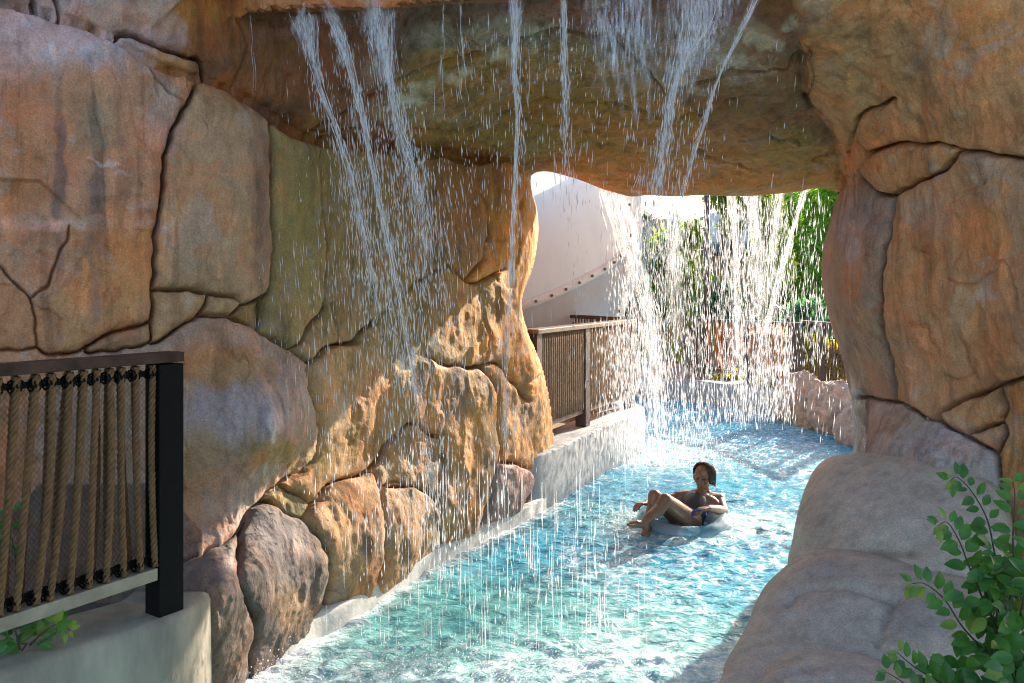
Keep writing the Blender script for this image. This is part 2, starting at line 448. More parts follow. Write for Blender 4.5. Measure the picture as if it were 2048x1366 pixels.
W_D = TPS([(-400, -50, 3.25), (-400, 700, 3.2), (-400, 1480, 3.1), (0, 100, 3.62), (0, 400, 3.55), (0, 700, 3.5), (0, 1100, 3.45), (0, 1400, 3.4), (300, 150, 3.98), (300, 400, 3.92), (300, 680, 3.85),
           (300, 1000, 3.8), (300, 1300, 3.62), (450, 560, 4.15), (450, 740, 4.0), (470, 850, 3.93), (562, 870, 3.97), (575, 760, 4.22), (600, 800, 4.28), (600, 905, 4.3), (540, 1000, 4.28), (420, 1040, 3.98), (620, 930, 4.55), (480, 250, 4.25), (520, 420, 4.28),
           (600, 330, 4.65), (600, 560, 4.6), (640, 690, 4.68), (690, 800, 4.9), (700, 930, 5.1), (740, 700, 5.15), (740, 450, 5.2), (760, 310, 5.3), (900, 700, 5.85), (900, 450, 6.0), (900, 320, 6.1), (960, 500, 6.4),
           (1000, 550, 6.55), (1000, 350, 6.8), (1040, 440, 7.1), (1060, 480, 7.3), (1060, 380, 7.6), (1020, 650, 6.75), (1080, 790, 7.15), (980, 800, 6.35), (870, 850, 5.75), (800, 780, 5.4), (1100, 950, 7.35), (1040, 850, 6.85),
           (400, 1250, 3.52), (380, 1130, 3.72), (450, 1160, 3.62), (470, 1335, 3.86), (570, 1060, 4.22), (570, 1170, 4.10), (515, 1330, 4.1), (560, 1280, 4.25), (655, 1230, 4.72), (630, 1130, 4.42), (700, 1020, 4.78), (700, 1110, 4.70), (740, 1195, 5.03), (800, 1010, 5.32), (820, 1080, 5.30), (870, 1114, 5.80), (930, 1000, 5.95), (930, 1060, 6.0), (1000, 960, 6.42), (1000, 1052, 6.56), (1085, 1010, 7.2), (420, 1450, 3.85)])
A_D = TPS([(-400, -400, 3.25), (-400, -60, 3.28), (0, -400, 3.6), (0, -20, 3.68), (250, 40, 4.02), (250, -400, 3.92), (400, 100, 4.2), (400, -300, 4.1), (480, 60, 4.42), (480, 150, 4.42), (560, 220, 4.65), (600, 260, 4.8), (620, 60, 4.6),
           (650, 160, 4.75), (700, 280, 5.15), (760, 60, 4.72), (760, 200, 5.1), (1000, 40, 4.85), (1000, 100, 5.15), (1000, 200, 5.85), (1000, 310, 6.95), (850, 300, 6.05), (1060, 345, 7.65), (1300, 10, 4.85), (1300, 100, 5.3),
           (1300, 200, 6.0), (1300, 300, 6.95), (1200, 370, 7.85), (1300, 390, 8.05), (1560, 10, 4.8), (1600, 150, 5.6), (1600, 280, 6.85), (1660, 380, 8.0), (1750, 390, 8.0), (1200, 250, 6.45), (1450, 250, 6.45)])
F_D = TPS([(480, 20, 4.24), (480, -400, 4.12), (800, 10, 4.34), (800, -400, 4.2), (1200, -10, 4.44), (1200, -400, 4.28), (1580, -20, 4.62), (1580, -400, 4.42), (470, -100, 4.2)])
R_D = TPS([(1580, -400, 4.5), (1580, 0, 4.72), (1590, 80, 5.0), (1640, 170, 5.3), (1690, 310, 5.75), (1690, 420, 5.95), (1660, 480, 6.1), (1655, 560, 6.1), (1680, 680, 6.2), (1700, 780, 6.2), (1706, 900, 6.2), (1700, 1000, 6.1),
           (1740, 100, 4.95), (1740, 240, 5.35), (1850, 200, 4.85), (1730, 480, 5.5), (1720, 600, 5.55), (1760, 560, 5.55), (1850, 450, 5.15), (1820, 640, 5.3), (1800, 760, 5.6), (1760, 780, 5.85), (2048, 0, 4.4), (2048, 400, 4.5), (2048, 700, 4.6),
           (2400, 0, 3.95), (2400, 800, 4.0), (1900, -400, 4.45), (2400, -400, 3.85), (1880, 810, 5.35), (2048, 850, 4.75), (2048, 1100, 4.7), (2400, 1400, 4.05), (1990, 940, 4.9), (1850, 910, 5.15), (1740, 910, 5.6), (1750, 830, 5.9),
           (1800, 1000, 5.2), (1800, 1400, 5.2), (2020, 1400, 4.8), (1600, 1400, 5.6)])

# tints of the single stones, found by a pixel that lies on them: (px, py, colour, how far it stands forward in m)
ORANGE, TAN, BROWN, GREY, LILAC, OLIVE, DKB = (.43, .235, .135), (.42, .29, .185), (.30, .175, .10), (.33, .28, .25), (.37, .32, .32), (.25, .205, .105), (.20, .125, .08)
STONES = [
    (200, 300, (.42, .255, .175), .06), (30, -20, LILAC, .03), (95, 10, LILAC, .04), (320, 112, (.42, .24, .13), .02), (372, 172, ORANGE, .02), (430, 400, (.37, .26, .175), .05), (180, 600, (.43, .27, .165), .05),
    (30, 640, (.42, .25, .16), .0), (80, 540, (.40, .26, .18), .02), (240, 677, (.36, .24, .16), -.02), (350, 615, TAN, .03), (450, 610, (.36, .26, .16), .02), (510, 625, (.24, .165, .09), -.04), (600, 500, (.29, .225, .125), .03),
    (620, 690, (.30, .22, .14), .0), (700, 640, (.27, .2, .12), .0), (500, 800, (.36, .27, .21), .01), (740, 800, (.37, .25, .145), .02), (760, 450, (.26, .19, .10), .0), (900, 430, (.26, .175, .095), .0),
    (800, 620, (.26, .2, .11), .0), (910, 640, (.34, .23, .12), .0), (930, 820, (.46, .27, .13), .03), (1040, 840, (.47, .28, .14), .02), (1030, 700, (.50, .28, .13), .03), (1035, 980, (.36, .26, .22), .05), (1092, 970, (.28, .22, .19), .0),  # stones by the opening tinted more orange for the sun's warm glow
    (450, 1180, (.16, .125, .10), .03), (570, 1120, (.135, .115, .10), .03), (700, 1090, (.38, .25, .15), .05), (820, 1060, (.38, .255, .155), .05), (590, 1000, (.22, .19, .11), -.03), (655, 995, (.24, .2, .11), -.02), (830, 920, (.36, .24, .14), .0), (1060, 480, (.52, .29, .13), .0), (1010, 480, (.42, .24, .11), .0),  # last two: golden sun glow of the wall edge put into the tint
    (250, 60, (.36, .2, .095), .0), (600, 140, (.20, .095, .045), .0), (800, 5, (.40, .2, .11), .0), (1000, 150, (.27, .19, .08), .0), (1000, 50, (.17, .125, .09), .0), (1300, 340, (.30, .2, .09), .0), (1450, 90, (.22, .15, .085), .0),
    (1850, 150, (.40, .25, .15), .03), (1650, 170, (.40, .27, .16), .0), (1750, 270, (.42, .24, .14), .02), (1760, 340, (.42, .25, .15), .04), (1860, 325, (.30, .25, .22), .05), (1720, 560, (.30, .22, .17), .02), (1900, 560, (.40, .25, .16), .05),
    (1800, 870, (.36, .335, .31), .0), (1940, 825, (.40, .26, .16), .07), (1965, 882, (.40, .27, .18), .07), (2035, 860, (.36, .22, .12), -.03),
]
# staining of the rock, with some shade and highlights painted in (px, py, rx, ry, colour, strength)
STAINS_AND_LIGHT = [
    (535, 835, 12, 44, (.13, .09, .075), .85), (552, 850, 9, 40, (.62, .58, .56), .8), (580, 850, 12, 50, (.17, .12, .10), .7), (548, 950, 8, 46, (.5, .44, .34), .6), (562, 930, 5, 40, (.5, .44, .34), .6),  # shade of the notch's dark hollow and its white spray, painted in
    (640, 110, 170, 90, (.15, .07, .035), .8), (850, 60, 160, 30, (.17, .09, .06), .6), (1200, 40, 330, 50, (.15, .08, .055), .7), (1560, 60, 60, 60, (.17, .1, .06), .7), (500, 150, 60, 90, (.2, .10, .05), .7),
    (140, 60, 200, 46, (.62, .55, .58), .8), (60, 130, 80, 50, (.50, .42, .40), .5),
    (130, 75, 210, 70, (.46, .41, .42), .85), (330, 235, 40, 70, (.44, .38, .37), .5), (115, 330, 16, 190, (.15, .12, .115), .8), (190, 430, 18, 230, (.17, .14, .13), .75), (60, 420, 20, 150, (.24, .17, .13), .5), (190, 250, 50, 80, (.24, .21, .15), .6),
    (180, 450, 150, 14, (.52, .40, .34), .6), (60, 445, 90, 18, (.52, .38, .33), .6), (210, 325, 45, 6, (.58, .5, .48), .7), (250, 345, 30, 5, (.58, .5, .48), .5), (240, 520, 60, 100, (.46, .26, .14), .6), (120, 180, 90, 60, (.42, .25, .17), .5), (40, 330, 50, 120, (.44, .23, .14), .6),
    (520, 400, 26, 170, (.19, .13, .10), .7), (450, 290, 70, 60, (.36, .25, .18), .4), (430, 730, 110, 40, (.38, .22, .09), .55), (470, 830, 110, 60, (.38, .33, .34), .65), (590, 790, 40, 70, (.40, .35, .34), .5), (560, 910, 60, 30, (.34, .22, .10), .6), (400, 950, 60, 90, (.36, .24, .14), .5), (610, 915, 60, 26, (.26, .21, .1), .6),
    (640, 460, 60, 190, (.22, .19, .085), .6), (720, 560, 80, 220, (.22, .165, .085), .6), (850, 600, 60, 200, (.25, .18, .085), .5), (760, 860, 60, 90, (.33, .22, .115), .6), (950, 380, 80, 70, (.27, .155, .075), .7), (930, 480, 60, 50, (.2, .14, .08), .5),
    (915, 790, 26, 60, (.13, .11, .09), .75), (970, 770, 20, 50, (.14, .115, .09), .6), (1045, 790, 14, 60, (.15, .115, .08), .5), (1072, 830, 16, 40, (.16, .12, .09), .5), (880, 970, 30, 60, (.10, .085, .065), .7), (970, 960, 26, 70, (.14, .12, .09), .6), (1060, 1000, 40, 40, (.20, .16, .15), .5), (1000, 640, 12, 60, (.20, .13, .07), .4),
    (410, 1140, 70, 40, (.19, .14, .125), .6), (460, 1150, 18, 60, (.36, .31, .27), .5), (450, 1280, 40, 60, (.18, .14, .105), .6), (570, 1075, 60, 50, (.16, .145, .145), .6), (610, 1110, 16, 60, (.38, .33, .29), .4), (590, 1215, 50, 50, (.30, .215, .14), .7), (540, 1150, 20, 60, (.11, .095, .085), .6), (610, 1150, 22, 40, (.10, .09, .08), .7),
    (745, 1080, 16, 60, (.12, .1, .07), .7), (700, 1110, 18, 50, (.19, .145, .1), .6), (655, 1080, 18, 50, (.24, .17, .11), .5), (690, 1200, 40, 24, (.16, .13, .10), .5), (845, 1075, 14, 40, (.15, .115, .08), .7), (800, 1110, 26, 40, (.24, .17, .11), .5),
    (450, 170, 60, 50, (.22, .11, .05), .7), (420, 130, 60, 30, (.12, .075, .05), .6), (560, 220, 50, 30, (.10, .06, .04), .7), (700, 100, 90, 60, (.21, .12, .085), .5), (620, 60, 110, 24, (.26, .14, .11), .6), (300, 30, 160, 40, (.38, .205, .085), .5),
    (820, 225, 90, 30, (.36, .31, .22), .45), (760, 150, 40, 30, (.34, .29, .24), .4), (950, 80, 120, 30, (.37, .38, .30), .5), (1060, 60, 60, 26, (.38, .38, .3), .5), (1300, 120, 140, 60, (.2, .2, .15), .5), (1150, 110, 70, 40, (.24, .2, .09), .5), (1500, 70, 60, 22, (.36, .36, .27), .6), (1450, 120, 40, 40, (.34, .34, .27), .5),
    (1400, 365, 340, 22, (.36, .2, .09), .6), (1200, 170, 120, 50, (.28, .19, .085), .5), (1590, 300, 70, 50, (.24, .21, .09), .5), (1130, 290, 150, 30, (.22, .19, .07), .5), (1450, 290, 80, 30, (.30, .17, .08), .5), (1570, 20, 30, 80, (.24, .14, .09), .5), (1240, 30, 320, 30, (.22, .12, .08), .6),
    (1700, 470, 24, 90, (.40, .36, .38), .7), (1690, 640, 34, 90, (.22, .165, .12), .6), (1700, 560, 26, 50, (.38, .19, .10), .6), (1740, 700, 30, 90, (.32, .25, .18), .4), (1715, 860, 18, 70, (.15, .12, .09), .8), (1735, 430, 40, 30, (.24, .2, .2), .5), (1690, 740, 14, 90, (.16, .13, .1), .6), (1770, 770, 20, 40, (.2, .16, .14), .4),
    (1850, 420, 70, 40, (.42, .34, .28), .5), (1850, 560, 60, 100, (.46, .25, .14), .45), (1960, 520, 50, 120, (.44, .22, .115), .5), (1990, 690, 50, 60, (.46, .22, .12), .45), (1900, 640, 40, 100, (.42, .32, .22), .5), (2040, 500, 30, 250, (.25, .18, .13), .5), (1830, 700, 22, 100, (.46, .27, .19), .5), (1960, 590, 40, 14, (.46, .4, .38), .4),
    (1720, 140, 30, 120, (.44, .33, .21), .6), (1800, 60, 24, 120, (.42, .32, .2), .5), (1960, 70, 70, 60, (.46, .22, .11), .55), (1860, 150, 60, 120, (.28, .18, .12), .4), (1680, 50, 40, 40, (.36, .27, .19), .4), (1800, 230, 60, 40, (.40, .29, .19), .5), (2000, 260, 60, 40, (.42, .2, .11), .5),
    (1730, 870, 20, 60, (.2, .165, .14), .6), (1800, 840, 70, 26, (.33, .25, .18), .5), (1880, 880, 70, 40, (.37, .34, .36), .5),
]
STAINS_AND_LIGHT += [(800 + 29 * k + 9 * math.sin(k * 2.3), 205 - 12.5 * k + 12 * math.sin(k * 1.7), 17, 12 + 5 * math.sin(k), (.52, .54, .44), .75) for k in range(12)]  # pale crust of the wet ledge, its highlights put into the colour
STAINS_AND_LIGHT += [(1450 + 26 * k, 120 - 10 * k + 16 * math.sin(k * 2.1), 18, 12, (.5, .52, .43), .7) for k in range(6)] + [(1340 + 22 * k, 150 + 10 * k, 14, 9, (.46, .48, .42), .6) for k in range(4)]  # more pale crust with painted highlights, right part of the ledge
WET = [(620, 120, 200, 130, .75), (900, 60, 300, 60, 1.0), (1250, 90, 330, 90, 1.0), (1000, 130, 120, 60, .8), (1500, 110, 80, 70, 1.0), (800, 220, 160, 60, .8), (700, 560, 110, 320, .35), (1200, 320, 400, 60, .15), (560, 830, 60, 60, .25), (900, 850, 160, 180, .25), (1712, 840, 14, 110, .9), (1695, 560, 40, 160, .3)]

xs = np.concatenate([np.arange(-340, -18, 14.0), np.arange(-18, 2070, 2.5), np.arange(2070, 2440, 14.0)])
ys = np.concatenate([np.arange(-440, -18, 14.0), np.arange(-18, 1370, 2.5), np.arange(1370, 1470, 10.0)])
PX, PY = np.meshgrid(xs, ys)
H_, W_ = PX.shape
in_hole = inside(PX, PY, HOLE)
cell_ok = ~(in_hole[:-1, :-1] & in_hole[1:, :-1] & in_hole[:-1, 1:] & in_hole[1:, 1:])
used = np.zeros_like(in_hole)
for dy in (0, 1):
    for dx in (0, 1):
        used[dy:H_ - 1 + dy, dx:W_ - 1 + dx] |= cell_ok
snap = in_hole & used
ii = np.where(snap)
d_, nx_, ny_ = seg_dist(PX[ii], PY[ii], HOLE, True, True)
PX[ii] = nx_; PY[ii] = ny_
# zones
zr = inside(PX, PY, R_POLY); zw = inside(PX, PY, W_POLY) & ~zr; zf = inside(PX, PY, F_POLY)
cx_ = (xs[:-1] + xs[1:]) / 2; cy_ = (ys[:-1] + ys[1:]) / 2
CXG, CYG = np.meshgrid(cx_, cy_)
zone = np.zeros(CXG.shape, dtype=int)                                 # 0 arch, 1 wall, 2 pillar
zone[inside(CXG, CYG, W_POLY)] = 1
zone[inside(CXG, CYG, R_POLY)] = 2
front = inside(CXG, CYG, F_POLY)

dA, dW, dR, dF = A_D(PX, PY), W_D(PX, PY), R_D(PX, PY), F_D(PX, PY)
Y0 = dA.copy()
mW = sstep(-5, 5, np.where(inside(PX, PY, W_POLY), 1, -1) * seg_dist(PX, PY, W_TOP))
Y0 = Y0 * (1 - mW) + dW * mW
sF = np.where(zf, 1, -1) * seg_dist(PX, PY, F_EDGE[2:-1]); mF = np.where((PX > 470) & (PX < 1600), sstep(-4, 4, sF), 0)
mF = mF * sstep(470, 520, PX) * (1 - sstep(1545, 1590, PX))
Y0 = Y0 * (1 - mF) + dF * mF
sR = np.where(inside(PX, PY, R_POLY), 1, -1) * seg_dist(PX, PY, R_EDGE); mR = sstep(-3, 5, sR)
mR = np.where(PY > 386, (PX > 1600) * 1.0, mR)
Y0 = Y0 * (1 - mR) + dR * mR
# the rock turns away at the free edges of the opening
for poly, R_, amt, mask in ((WALLEDGE, 34, .34, mW > .5), (LIP, 20, .25, (mW < .5) & (mR < .5)), (R_EDGE[6:] + PIL, 46, .34, mR > .5)):
    t = np.clip(1 - seg_dist(PX, PY, poly) / R_, 0, 1)
    Y0 = np.where(mask, Y0 + amt * (1 - np.sqrt(1 - np.minimum(t, .999) ** 2)), Y0)


def to_world(px, py, Y):
    return np.stack([(px - CX) / F * Y, Y, CZ - (py - HY) / F * Y], axis=-1)


PB = to_world(PX, PY, Y0)
tu = np.gradient(PB, axis=1); tv = np.gradient(PB, axis=0)
NR = np.cross(tu, tv); NR /= np.linalg.norm(NR, axis=2)[..., None] + 1e-12
view = PB - np.array([0, 0, CZ]); flip = (NR * view).sum(2) > 0
NR[flip] *= -1
VD = view / np.linalg.norm(view, axis=2)[..., None]
facing = np.clip(-(NR * VD).sum(2), .0, 1)

# distance to the seams, wobbled so that they are not drawn with a ruler
jit = np.stack([PX / 26, PY / 26, np.zeros_like(PX)], -1)
WX = PX + 4.5 * pnoise(jit * .8) + 1.1 * pnoise(jit * 2.4 + 5); WY = PY + 4.5 * pnoise(jit * .8 + 31) + 1.1 * pnoise(jit * 2.4 + 77)
m_px = Y0 / F
seam_d = np.full(PX.shape, 1e9); groove = np.zeros(PX.shape)
for pts, w, dep in SEAMS:
    sp = smooth_poly(pts, k=3) if len(pts) > 2 else pts
    x0, x1 = min(p[0] for p in sp) - 220, max(p[0] for p in sp) + 220
    y0, y1 = min(p[1] for p in sp) - 220, max(p[1] for p in sp) + 220
    sl = (slice(np.searchsorted(ys, y0), np.searchsorted(ys, y1)), slice(np.searchsorted(xs, x0), np.searchsorted(xs, x1)))
    if PX[sl].size == 0: continue
    d = seg_dist(WX[sl], WY[sl], sp)
    wv = w * (1 + .45 * pnoise(np.stack([PX[sl] / 45, PY[sl] / 45, np.full(PX[sl].shape, 3.3)], -1)))
    if w > 3.2: seam_d[sl] = np.minimum(seam_d[sl], d + (0 if dep > .055 else 14))
    groove[sl] = np.maximum(groove[sl], 0.90 * dep * np.exp(-(d / np.maximum(wv * .58, 2.3)) ** 2))
dm = seam_d * m_px

# ---- which stone each cell belongs to
sd_c = (seam_d[:-1, :-1] + seam_d[1:, :-1] + seam_d[:-1, 1:] + seam_d[1:, 1:]) / 4
lab = np.full(zone.shape, -1, dtype=int)
zz = zone * 2 + front
import heapq
hc, wc = zone.shape
lab[:] = -1
info = []; heap = []; nl = 0
for sx, sy, colr, off in STONES:
    a, b = int(np.clip(np.searchsorted(cy_, sy), 0, hc - 1)), int(np.clip(np.searchsorted(cx_, sx), 0, wc - 1))
    if not cell_ok[a, b]: continue
    info.append((zone[a, b], colr, off)); lab[a, b] = nl; heapq.heappush(heap, (0.0, 0, a, b)); nl += 1
barrier = np.round(np.maximum(0, 30 - sd_c), 1)
seq = 1
while heap:
    lv, _, a, b = heapq.heappop(heap); l = lab[a, b]; z = zz[a, b]
    for c, d in ((a + 1, b), (a - 1, b), (a, b + 1), (a, b - 1)):
        if 0 <= c < hc and 0 <= d < wc and lab[c, d] < 0 and cell_ok[c, d] and zz[c, d] == z:
            lab[c, d] = l; seq += 1; heapq.heappush(heap, (max(lv, barrier[c, d]), seq, c, d))
for it in range(400):                                                 # slivers no seed reaches join their neighbours
    todo = (lab < 0) & cell_ok
    if not todo.any(): break
    new = lab.copy()
    for dy, dx in ((1, 0), (-1, 0), (0, 1), (0, -1)):
        sh = np.full_like(lab, -1)
        ysl = slice(max(dy, 0), hc + min(dy, 0)); yss = slice(max(-dy, 0), hc + min(-dy, 0))
        xsl = slice(max(dx, 0), wc + min(dx, 0)); xss = slice(max(-dx, 0), wc + min(-dx, 0))
        sh[ysl, xsl] = lab[yss, xss]
        m = (new < 0) & cell_ok & (sh >= 0)
        new[m] = sh[m]
    lab = new

# per-vertex stone tint and stand-off
tint = np.zeros(PX.shape + (3,)); offv = np.zeros(PX.shape); cnt = np.zeros(PX.shape)
colarr = np.array([i[1] for i in info]); offarr = np.array([i[2] for i in info])
L0 = np.where(lab >= 0, lab, 0)
for dy in (0, 1):
    for dx in (0, 1):
        sl = (slice(dy, H_ - 1 + dy), slice(dx, W_ - 1 + dx))
        ok = (lab >= 0)
        tint[sl] += colarr[L0] * ok[..., None]; offv[sl] += offarr[L0] * ok; cnt[sl] += ok
tint /= np.maximum(cnt, 1)[..., None]; offv /= np.maximum(cnt, 1)
sn = np.stack([PX / 34, PY / 60, np.zeros_like(PX)], -1)
sw = fbm(sn, 4)
sx2, sy2 = PX + 26 * fbm(sn * .8 + 9, 3), PY + 30 * fbm(sn * .8 + 40, 3)
for x, y, rx, ry, colr, s in STAINS_AND_LIGHT:
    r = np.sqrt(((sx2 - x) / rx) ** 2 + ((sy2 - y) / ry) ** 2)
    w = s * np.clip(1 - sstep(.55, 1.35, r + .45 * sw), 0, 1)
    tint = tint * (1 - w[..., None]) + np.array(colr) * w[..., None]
wet = np.zeros(PX.shape)
for x, y, rx, ry, s in WET:
    r = np.sqrt(((sx2 - x) / rx) ** 2 + ((sy2 - y) / ry) ** 2)
    wet = np.maximum(wet, s * (1 - sstep(.6, 1.3, r)))

# ---- relief: pillowed stones, grooves, worn ledges, chisel facets
big = fbm(PB * np.array([1.5, 1.5, 1.2]), 3)
midn = fbm(PB * np.array([5, 5, 3.4]) + 3, 4)
led = ridged(np.stack([PB[..., 0] * 1.8, PB[..., 1] * 1.8, PB[..., 2] * 4.2], -1) + 11 + .5 * big[..., None], 3)
stri = ridged(np.stack([PB[..., 0] * 4.2, PB[..., 1] * 4.2, PB[..., 2] * 1.1], -1) + 5 + .8 * midn[..., None], 3)
fin = fbm(PB * np.array([17, 17, 11]) + 8, 3)
fac = np.abs(pnoise(PB * np.array([3.1, 3.1, 2.2]) + 21)) + .6 * np.abs(pnoise(PB * np.array([6.5, 6.5, 4.6]) + 2))
pil = 1 - np.exp(-dm / .028)
disp = .012 * pil + .6 * offv * (1 - np.exp(-dm / .012)) - groove + .06 * big + .012 * midn + .014 * np.maximum(led - .25, 0) * pil + .016 * fac * pil + .020 * stri * pil + .005 * fin - .05
disp *= np.where(facing < .25, sstep(.02, .25, facing) * .8 + .2, 1)
edge_d = seg_dist(PX, PY, HOLE, True)
lat = sstep(0, 26, edge_d)
VV = PB + NR * (disp * lat)[..., None] + VD * (-disp * (1 - lat) * .5)[..., None]

def richer(T, sat=1.38, gain=.95):
    l = (T * np.array([.3, .5, .2])).sum(1)[:, None]
    return np.clip((l + (T - l) * sat) * gain * np.array([1.03, .965, .98]), .012, .8)


rock_wall = empty('rock_wall', P(300, 1300, 3.8), 'long left rock wall of fitted orange and brown stones running along the channel', 'rock wall')
rock_arch = empty('rock_arch', P(1100, -200, 4.4), 'broad brown rock arch with a wet olive underside spanning overhead, water pouring off it', 'rock arch')
rock_pillar = empty('rock_pillar', P(1850, 900, 5.2), 'massive orange rock pillar at right that holds up the arch', 'rock pillar')
OWN = {0: rock_arch, 1: rock_wall, 2: rock_pillar}

vid = np.arange(H_ * W_).reshape(H_, W_)
flatV = VV.reshape(-1, 3); flatT = tint.reshape(-1, 3); flatW = wet.reshape(-1)
ss = snap.reshape(-1) | False
cam0 = np.array([0, 0, CZ])
hole_c = np.array([1380, 620.])
fPX, fPY, fY = PX.reshape(-1), PY.reshape(-1), (VV[..., 1]).reshape(-1)
for l in range(nl):
    cy, cx = np.where(lab == l)
    if len(cy) == 0: continue
    q = np.stack([vid[cy, cx], vid[cy, cx + 1], vid[cy + 1, cx + 1], vid[cy + 1, cx]], 1)
    uniq, inv = np.unique(q, return_inverse=True)
    Q = inv.reshape(-1, 4)
    # the rock goes on round the free edge of the opening: two more rows of faces leading back
    e = np.concatenate([Q[:, [0, 1]], Q[:, [1, 2]], Q[:, [2, 3]], Q[:, [3, 0]]])
    key = np.sort(e, 1); _, first, c = np.unique(key, axis=0, return_index=True, return_counts=True)
    be = e[first[c == 1]]
    be = be[ss[uniq[be[:, 0]]] & ss[uniq[be[:, 1]]]]
    Vl = flatV[uniq]; Tl = flatT[uniq]; Wl = flatW[uniq]
    extra, et, ew, newid, Qx = [], [], [], {}, []
    for a, b in be:
        for v in (a, b):
            if v not in newid:
                newid[v] = len(uniq) + len(extra)
                p = Vl[v]; g = uniq[v]
                o2 = np.array([fPX[g], fPY[g]]) - hole_c; o2 = o2 / (np.linalg.norm(o2) + 1e-6)
                for k, (dep, outw) in enumerate(((.16, 10), (.55, 55), (1.3, 170))):
                    Yk = p[1] + dep
                    px = fPX[g] + o2[0] * outw; py = fPY[g] + o2[1] * outw
                    pk = to_world(np.array(px), np.array(py), np.array(Yk))
                    pk = pk + .05 * fbm(pk[None] * 4, 3)[0]
                    extra.append(pk); et.append(Tl[v]); ew.append(Wl[v])
        ia, ib = newid[a], newid[b]
        Qx += [(b, a, ia, ib), (ib, ia, ia + 1, ib + 1), (ib + 1, ia + 1, ia + 2, ib + 2)]
    if extra:
        Vl = np.concatenate([Vl, np.array(extra)]); Tl = np.concatenate([Tl, np.array(et)]); Wl = np.concatenate([Wl, np.array(ew)])
        Q = np.concatenate([Q, np.array(Qx)])
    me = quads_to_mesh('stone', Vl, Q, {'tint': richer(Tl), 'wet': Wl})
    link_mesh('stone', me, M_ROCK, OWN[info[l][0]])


# ---------------------------------------------------------------- single boulders: a traced outline with its own distance, bulge and back
def boulder(name, outline, anchors, colr, label, cat='boulder', group=None, bulge=.3, seams=(), stains=(), step=4.0, mat=None, rough=1.0, back=.9, wetv=0.0, rad=None, grow=0.0):
    out = smooth_poly(outline, closed=True, k=4)
    if grow: c_ = np.mean(np.array(out), 0); out = [tuple(c_ + (np.array(p) - c_) * (1 + grow / max(np.hypot(*(np.array(p) - c_)), 1))) for p in out]
    xs = np.arange(min(p[0] for p in out) - step, max(p[0] for p in out) + 2 * step, step)
    ys = np.arange(min(p[1] for p in out) - step, max(p[1] for p in out) + 2 * step, step)
    X, Y = np.meshgrid(xs, ys); ins = inside(X, Y, out)
    ok = ins[:-1, :-1] | ins[1:, :-1] | ins[:-1, 1:] | ins[1:, 1:]
    us = np.zeros_like(ins); h, w = X.shape
    for dy in (0, 1):
        for dx in (0, 1): us[dy:h - 1 + dy, dx:w - 1 + dx] |= ok
    sn_ = us & ~ins; i_ = np.where(sn_)
    _, a, b = seg_dist(X[i_], Y[i_], out, True, True); X[i_] = a; Y[i_] = b
    D = TPS(anchors)(X, Y)
    de = seg_dist(X, Y, out, True); de[sn_] = 0
    R_ = rad or max(de.max() * .95, 20)
    t = np.clip(1 - de / R_, 0, 1); prof = np.sqrt(np.clip(1 - t ** 2, 0, 1))
    mpx = D / F
    Yf = D + bulge * (1 - prof)
    pb = to_world(X, Y, Yf)
    tu = np.gradient(pb, axis=1); tv = np.gradient(pb, axis=0); nr = np.cross(tu, tv); nr /= np.linalg.norm(nr, axis=2)[..., None] + 1e-12
    vw = pb - cam0; nr[(nr * vw).sum(2) > 0] *= -1
    gv = np.zeros(X.shape); sd = np.full(X.shape, 1e9)
    j = np.stack([X / 26, Y / 26, np.zeros_like(X)], -1)
    wx = X + 5 * pnoise(j) + 2 * pnoise(j * 3); wy = Y + 5 * pnoise(j + 31) + 2 * pnoise(j * 3 + 9)
    for pts, sw_, dep in seams:
        d = seg_dist(wx, wy, smooth_poly(pts, k=3)); gv = np.maximum(gv, dep * np.exp(-(d / sw_) ** 2)); sd = np.minimum(sd, d)
    dsp = rough * (.055 * fbm(pb * 1.8, 3) + .03 * fbm(pb * 5 + 3, 4) + .03 * np.abs(pnoise(pb * 3.3 + 21)) + .006 * fbm(pb * 17, 3)) - gv + .03 * (1 - np.exp(-sd * mpx / .08)) - .03
    vf = pb + nr * (dsp * sstep(0, 16, de))[..., None]
    Yb = Yf + prof * back
    vb = to_world(X, Y, Yb)
    tn = np.ones(X.shape + (3,)) * np.array(colr)
    s2 = fbm(np.stack([X / 34, Y / 50, np.zeros_like(X)], -1), 4)
    for x, y, rx, ry, c_, s in stains:
        r = np.sqrt(((X - x) / rx) ** 2 + ((Y - y) / ry) ** 2); wgt = s * (1 - sstep(.5, 1.35, r + .5 * s2))
        tn = tn * (1 - wgt[..., None]) + np.array(c_) * wgt[..., None]
    idf = np.cumsum(us.ravel()).reshape(us.shape) - 1; nf = int(us.sum())
    inner = us & ~sn_
    idb = np.where(inner, nf + np.cumsum(inner.ravel()).reshape(us.shape) - 1, idf)
    cy, cx = np.where(ok)
    qf = np.stack([idf[cy, cx], idf[cy, cx + 1], idf[cy + 1, cx + 1], idf[cy + 1, cx]], 1)
    qb = np.stack([idb[cy, cx], idb[cy + 1, cx], idb[cy + 1, cx + 1], idb[cy, cx + 1]], 1)
    V = np.concatenate([vf[us], vb[inner]])
    T = np.concatenate([tn[us], tn[inner]])
    me = quads_to_mesh(name, V, np.concatenate([qf, qb]), {'tint': richer(T), 'wet': np.full(len(V), wetv)})
    bm = bmesh.new(); bm.from_mesh(me); bmesh.ops.recalc_face_normals(bm, faces=bm.faces); bm.to_mesh(me); bm.free()
    o = link_mesh(name, me, mat or M_GREY)
    return tag(o, label, cat, group)


